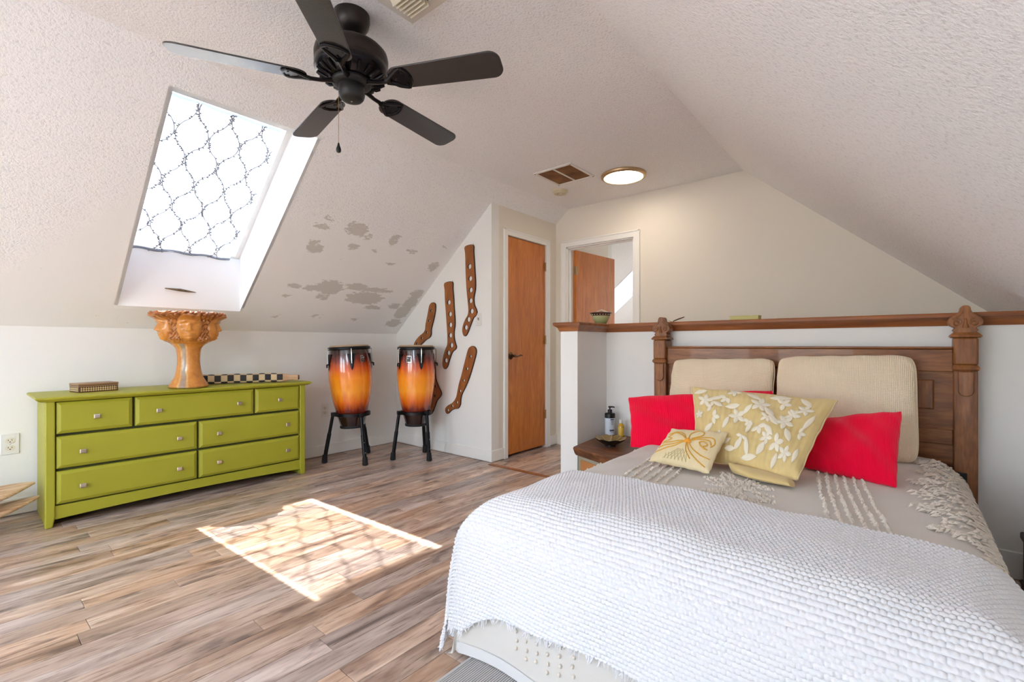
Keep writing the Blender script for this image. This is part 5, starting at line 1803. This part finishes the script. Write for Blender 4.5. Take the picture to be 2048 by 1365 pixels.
def ribbed(name, c1, c2, freq, strength=0.4, axis=0, freq2=0):
    m = NT(name)
    at = m.n('Attribute', attribute_name='cloth')
    s = m.sep(at.outputs['Vector'])
    w1 = m.math('SINE', m.math('MULTIPLY', s[axis], freq))
    hh = w1
    if freq2:
        w2 = m.math('SINE', m.math('MULTIPLY', s[1-axis], freq2))
        hh = m.math('ADD', w1, m.math('MULTIPLY', w2, 0.6))
    nz = m.noise(m.coord(), 9, 3)
    m.base(col=m.mix(nz, c1, c2), rough=0.9, spec=0.1, sheen=0.2, normal=m.bump(hh, strength, 0.002))
    return m.mat


M_cream = ribbed('cream waffle cotton', lin(232, 213, 182), lin(243, 227, 200), 260, 0.45, 0, 200)
M_red = ribbed('red knit', lin(236, 0, 50), lin(246, 4, 62), 210, 0.35, 0)
M_cpip = simple('cream edging', lin(226, 208, 178), 0.9)
f = pillow_fn((-1.096, 2.880, 0.960), (-0.526, 2.880, 0.975), (-0.53, 2.745, 0.535), (-1.09, 2.745, 0.53), 0.072, 0.02, seed=1, rc=0.07)
pillow('cream_pillow', 'cream ribbed pillow at the left of the headboard', f, M_cream, (-0.81, 2.75, 0.53), piping=M_cpip)
f = pillow_fn((-0.512, 2.845, 0.985), (0.050, 2.845, 1.002), (0.058, 2.690, 0.525), (-0.50, 2.700, 0.535), 0.080, 0.012, seed=2, rc=0.07)
pillow('cream_pillow', 'large square cream ribbed pillow at the right of the headboard', f, M_cream, (-0.23, 2.72, 0.53), piping=M_cpip)
f = pillow_fn((-1.246, 2.55, 0.742), (-0.485, 2.62, 0.826), (-0.44, 2.47, 0.535), (-1.140, 2.36, 0.488), 0.055, 0.05, seed=3, lump=0.011, rc=0.03)
pillow('red_pillow', 'bright red pillow overhanging the bed edge near the nightstand', f, M_red, (-0.85, 2.48, 0.5))
f = pillow_fn((-0.36, 2.47, 0.700), (0.004, 2.44, 0.785), (-0.012, 2.195, 0.528), (-0.33, 2.255, 0.545), 0.055, 0.045, seed=4, lump=0.010, rc=0.03)
pillow('red_pillow', 'bright red pillow on the right in front of the large cream one', f, M_red, (-0.17, 2.3, 0.53))

# yellow quilted pillow with white applique
M_yel = ribbed('ochre quilted cotton', lin(212, 187, 126), lin(226, 204, 148), 70, 0.4, 0, 34)
fy = pillow_fn((-0.796, 2.345, 0.838), (-0.206, 2.345, 0.818), (-0.292, 1.965, 0.560), (-0.69, 2.075, 0.552), 0.062, 0.035, seed=6, lump=0.011)
yp = pillow('floral_pillow', 'yellow quilted pillow with white flower and leaf applique', fy, M_yel, (-0.5, 2.1, 0.54), piping=simple('yellow edging', lin(222, 202, 156), 0.9))
M_app = simple('white applique', lin(236, 228, 206), 0.9, bscale=220)


def patch(kind, u0, v0, ang, ln, wd):
    """leaf or petal shaped applique that follows the pillow's front"""
    us, vs_ = [], []
    nseg_ = 9
    mbp = MB()
    c_, s_ = math.cos(ang), math.sin(ang)
    g = []
    for i in range(nseg_):
        t = i/(nseg_-1)
        w_ = wd*math.sin(PI*t)**0.75
        row = []
        for q in (-1, -0.5, 0, 0.5, 1):
            a, b = (t-0.5)*ln, q*w_*0.5
            uu, vv = u0+(a*c_-b*s_), v0+(a*s_+b*c_)*1.55
            row.append(tuple(fy(np.clip(uu, -.97, .97), np.clip(vv, -.97, .97), 1.0, 0.0022+0.0022*(1-q*q))))
        g.append(row)
    mbp.grid(np.array(g))
    return part(kind, mbp, M_app, yp, smooth=60, fix=False)


ry = random.Random(21)
flowers = [(-0.30, 0.82, 0.13), (0.28, 0.14, 0.13), (0.0, 0.02, 0.12), (0.62, 0.30, 0.13), (0.70, -0.62, 0.13), (0.35, -0.36, 0.12), (-0.66, 0.30, 0.14), (-0.78, 0.52, 0.16), (-0.42, 0.62, 0.15), (-0.62, 0.0, 0.15), (-0.20, 0.10, 0.16), (0.12, 0.48, 0.17), (0.42, 0.62, 0.15), (0.18, -0.12, 0.15), (0.55, 0.08, 0.16), (-0.05, -0.42, 0.12), (0.52, -0.45, 0.15), (0.74, 0.50, 0.13), (-0.50, -0.48, 0.12), (0.80, -0.1, 0.11), (-0.9, 0.1, 0.10)]
for u0, v0, sz in flowers:
    k0 = ry.uniform(0, 2*PI)
    n_ = ry.choice([3, 4, 5])
    for k in range(n_):
        a = k0+k*2*PI/5
        patch('petal', u0+0.45*sz*math.cos(a), v0+0.45*sz*math.sin(a)*1.55, a, sz*0.9, sz*0.48)
for u0, v0, a in [(-0.60, 0.62, 0.3), (-0.55, 0.40, -0.5), (-0.30, 0.36, 0.2), (-0.05, 0.30, 0.9), (0.0, 0.72, -0.4), (0.28, 0.30, -0.8), (0.35, 0.80, 0.2), (0.62, 0.35, -0.9), (0.70, 0.75, -0.7), (-0.38, -0.12, 1.1), (0.02, -0.15, 1.4), (0.06, -0.66, 1.8), (0.36, -0.2, -0.7), (0.40, 0.05, -0.7), (0.66, -0.22, -1.0), (0.86, 0.2, 1.3), (-0.25, -0.75, 0.1), (-0.70, -0.30, 0.8), (0.30, -0.62, 1.2), (-0.85, -0.6, 0.5), (-0.58, -0.62, 0.3), (-0.36, -0.58, 0.4), (0.12, -0.86, 0.2), (-0.1, -0.62, 1.0), (0.56, -0.8, 1.4), (0.86, -0.6, 1.5), (-0.86, 0.82, 0.3)]:
    patch('leaf', u0, v0, a, ry.uniform(0.20, 0.30), ry.uniform(0.07, 0.10))
# folded lower corner of the case
g = []
for t in np.linspace(0, 1, 16):
    row = []
    for q in np.linspace(0, 2*PI, 18, endpoint=False):
        w_ = 0.018+0.050*math.sin(PI*min(t*1.1, 1)*0.85)*(1-0.25*t)
        cxp = np.array([-0.52+0.215*t, 1.985-0.055*t, 0.556-0.006*t])
        row.append(tuple(cxp+np.array([-0.10*math.sin(q)*0.1, -w_*math.cos(q), 0.020*(1-0.4*t)*math.sin(q)+0.004])))
    g.append(row)
mb = MB().frames(g)
part('folded_corner', mb, M_yel, yp, smooth=60)

# small embroidered cushion
M_small = ribbed('ivory linen', lin(222, 204, 160), lin(232, 216, 176), 60, 0.2, 0)
fs_ = pillow_fn((-0.800, 2.085, 0.668), (-0.555, 2.075, 0.682), (-0.570, 1.868, 0.552), (-0.845, 1.940, 0.546), 0.036, 0.05, seed=9, lump=0.003)
sp = pillow('embroidered_cushion', 'small ivory cushion with gold cord loops around a knot', fs_, M_small, (-0.7, 1.95, 0.54), nn=44)
M_cord = simple('gold cord', lin(214, 160, 56), 0.7)
cords = [[(-0.05, 0.18), (-0.3, 0.42), (-0.62, 0.55), (-0.82, 0.30)], [(-0.05, 0.15), (-0.25, 0.5), (-0.55, 0.62), (-0.86, 0.5)],
         [(0.0, 0.25), (-0.02, 0.55), (0.15, 0.80), (0.36, 0.72), (0.34, 0.5), (0.1, 0.28)],
         [(0.1, 0.2), (0.4, 0.42), (0.75, 0.45), (0.88, 0.2), (0.8, 0.02)], [(0.1, 0.15), (0.4, 0.3), (0.68, 0.3), (0.80, 0.1)], [(0.42, 0.12), (0.55, 0.2), (0.7, 0.06), (0.6, -0.08), (0.76, -0.16)], [(0.42, 0.12), (0.5, -0.02), (0.68, -0.16)],
         [(-0.05, 0.08), (-0.4, -0.1), (-0.8, -0.28), (-0.9, -0.34)], [(-0.05, 0.05), (-0.3, -0.16), (-0.65, -0.42), (-0.92, -0.6)], [(-0.05, 0.1), (-0.45, 0.02), (-0.86, -0.12)],
         [(0.05, 0.0), (0.25, -0.4), (0.55, -0.68), (0.86, -0.86)], [(0.08, 0.04), (0.3, -0.25), (0.62, -0.45), (0.92, -0.5)], [(-0.75, 0.28), (-0.62, 0.2), (-0.72, 0.05), (-0.86, 0.0)], [(0.02, 0.0), (0.14, -0.4), (0.36, -0.72)]]
for cpts in cords:
    sm = smooth_poly(cpts, 6, False)
    q = fs_(np.array([p[0] for p in sm]), np.array([p[1] for p in sm]), 1.0, 0.001)
    part('cord', MB().tube([tuple(p) for p in q], 0.0024, 6), M_cord, sp, smooth=60)
q = fs_(np.array([0.02]), np.array([0.10]), 1.0, 0.002)[0]
part('knot', MB().ell(tuple(q), (0.014, 0.010, 0.012), 12, 8).ell((q[0]+0.008, q[1]-0.004, q[2]-0.004), (0.009, 0.007, 0.008), 10, 6), simple('gold knot', lin(236, 160, 44), 0.6), sp, smooth=60)
mb = MB()
for k in range(7):
    for (a, b) in (((-0.52+0.13*k, -0.86), (-0.16+0.06*k, -0.32-0.02*k)), ((0.26-0.12*k, -0.86), (0.02-0.085*k, -0.34-0.05*k))):
        t = np.linspace(0, 1, 8)
        q = fs_(a[0]+(b[0]-a[0])*t, a[1]+(b[1]-a[1])*t, 1.0, 0.0008)
        mb.tube([tuple(p) for p in q], 0.0013, 4)
part('smocking', mb, simple('smocking thread', lin(196, 182, 134), 0.8), sp, smooth=60)

# ------------------------------------------------------------------ striped rug at the foot of the bed
rgm = NT('grey ribbed rug')
rv = rgm.sep(rgm.coord())
s1 = rgm.math('SINE', rgm.math('MULTIPLY', rv[0], 2*PI/0.0075))
s2 = rgm.noise(rgm.coord(), 9, 3)
cc = rgm.mix(rgm.maprange(s1, -1, 1), lin(112, 116, 124), lin(212, 210, 204))
cc = rgm.mix(rgm.math('MULTIPLY', s2, 0.35), cc, lin(206, 198, 180))
rgm.base(col=cc, rough=0.95, spec=0.1, normal=rgm.bump(s1, 0.6, 0.003))
rug = thing('floor_rug', 'grey finely striped woven rug poking out below the bed', 'rug', (-0.5, 0.95, 0))
part('pile', MB().box(-1.095, 0.10, 0.50, 1.16, 0.0, 0.009), rgm.mat, rug, bevel=0.003)
part('binding', MB().box(-1.106, -1.095, 0.50, 1.16, 0.0, 0.010), simple('rug binding', lin(186, 186, 184), 0.9), rug, bevel=0.003)
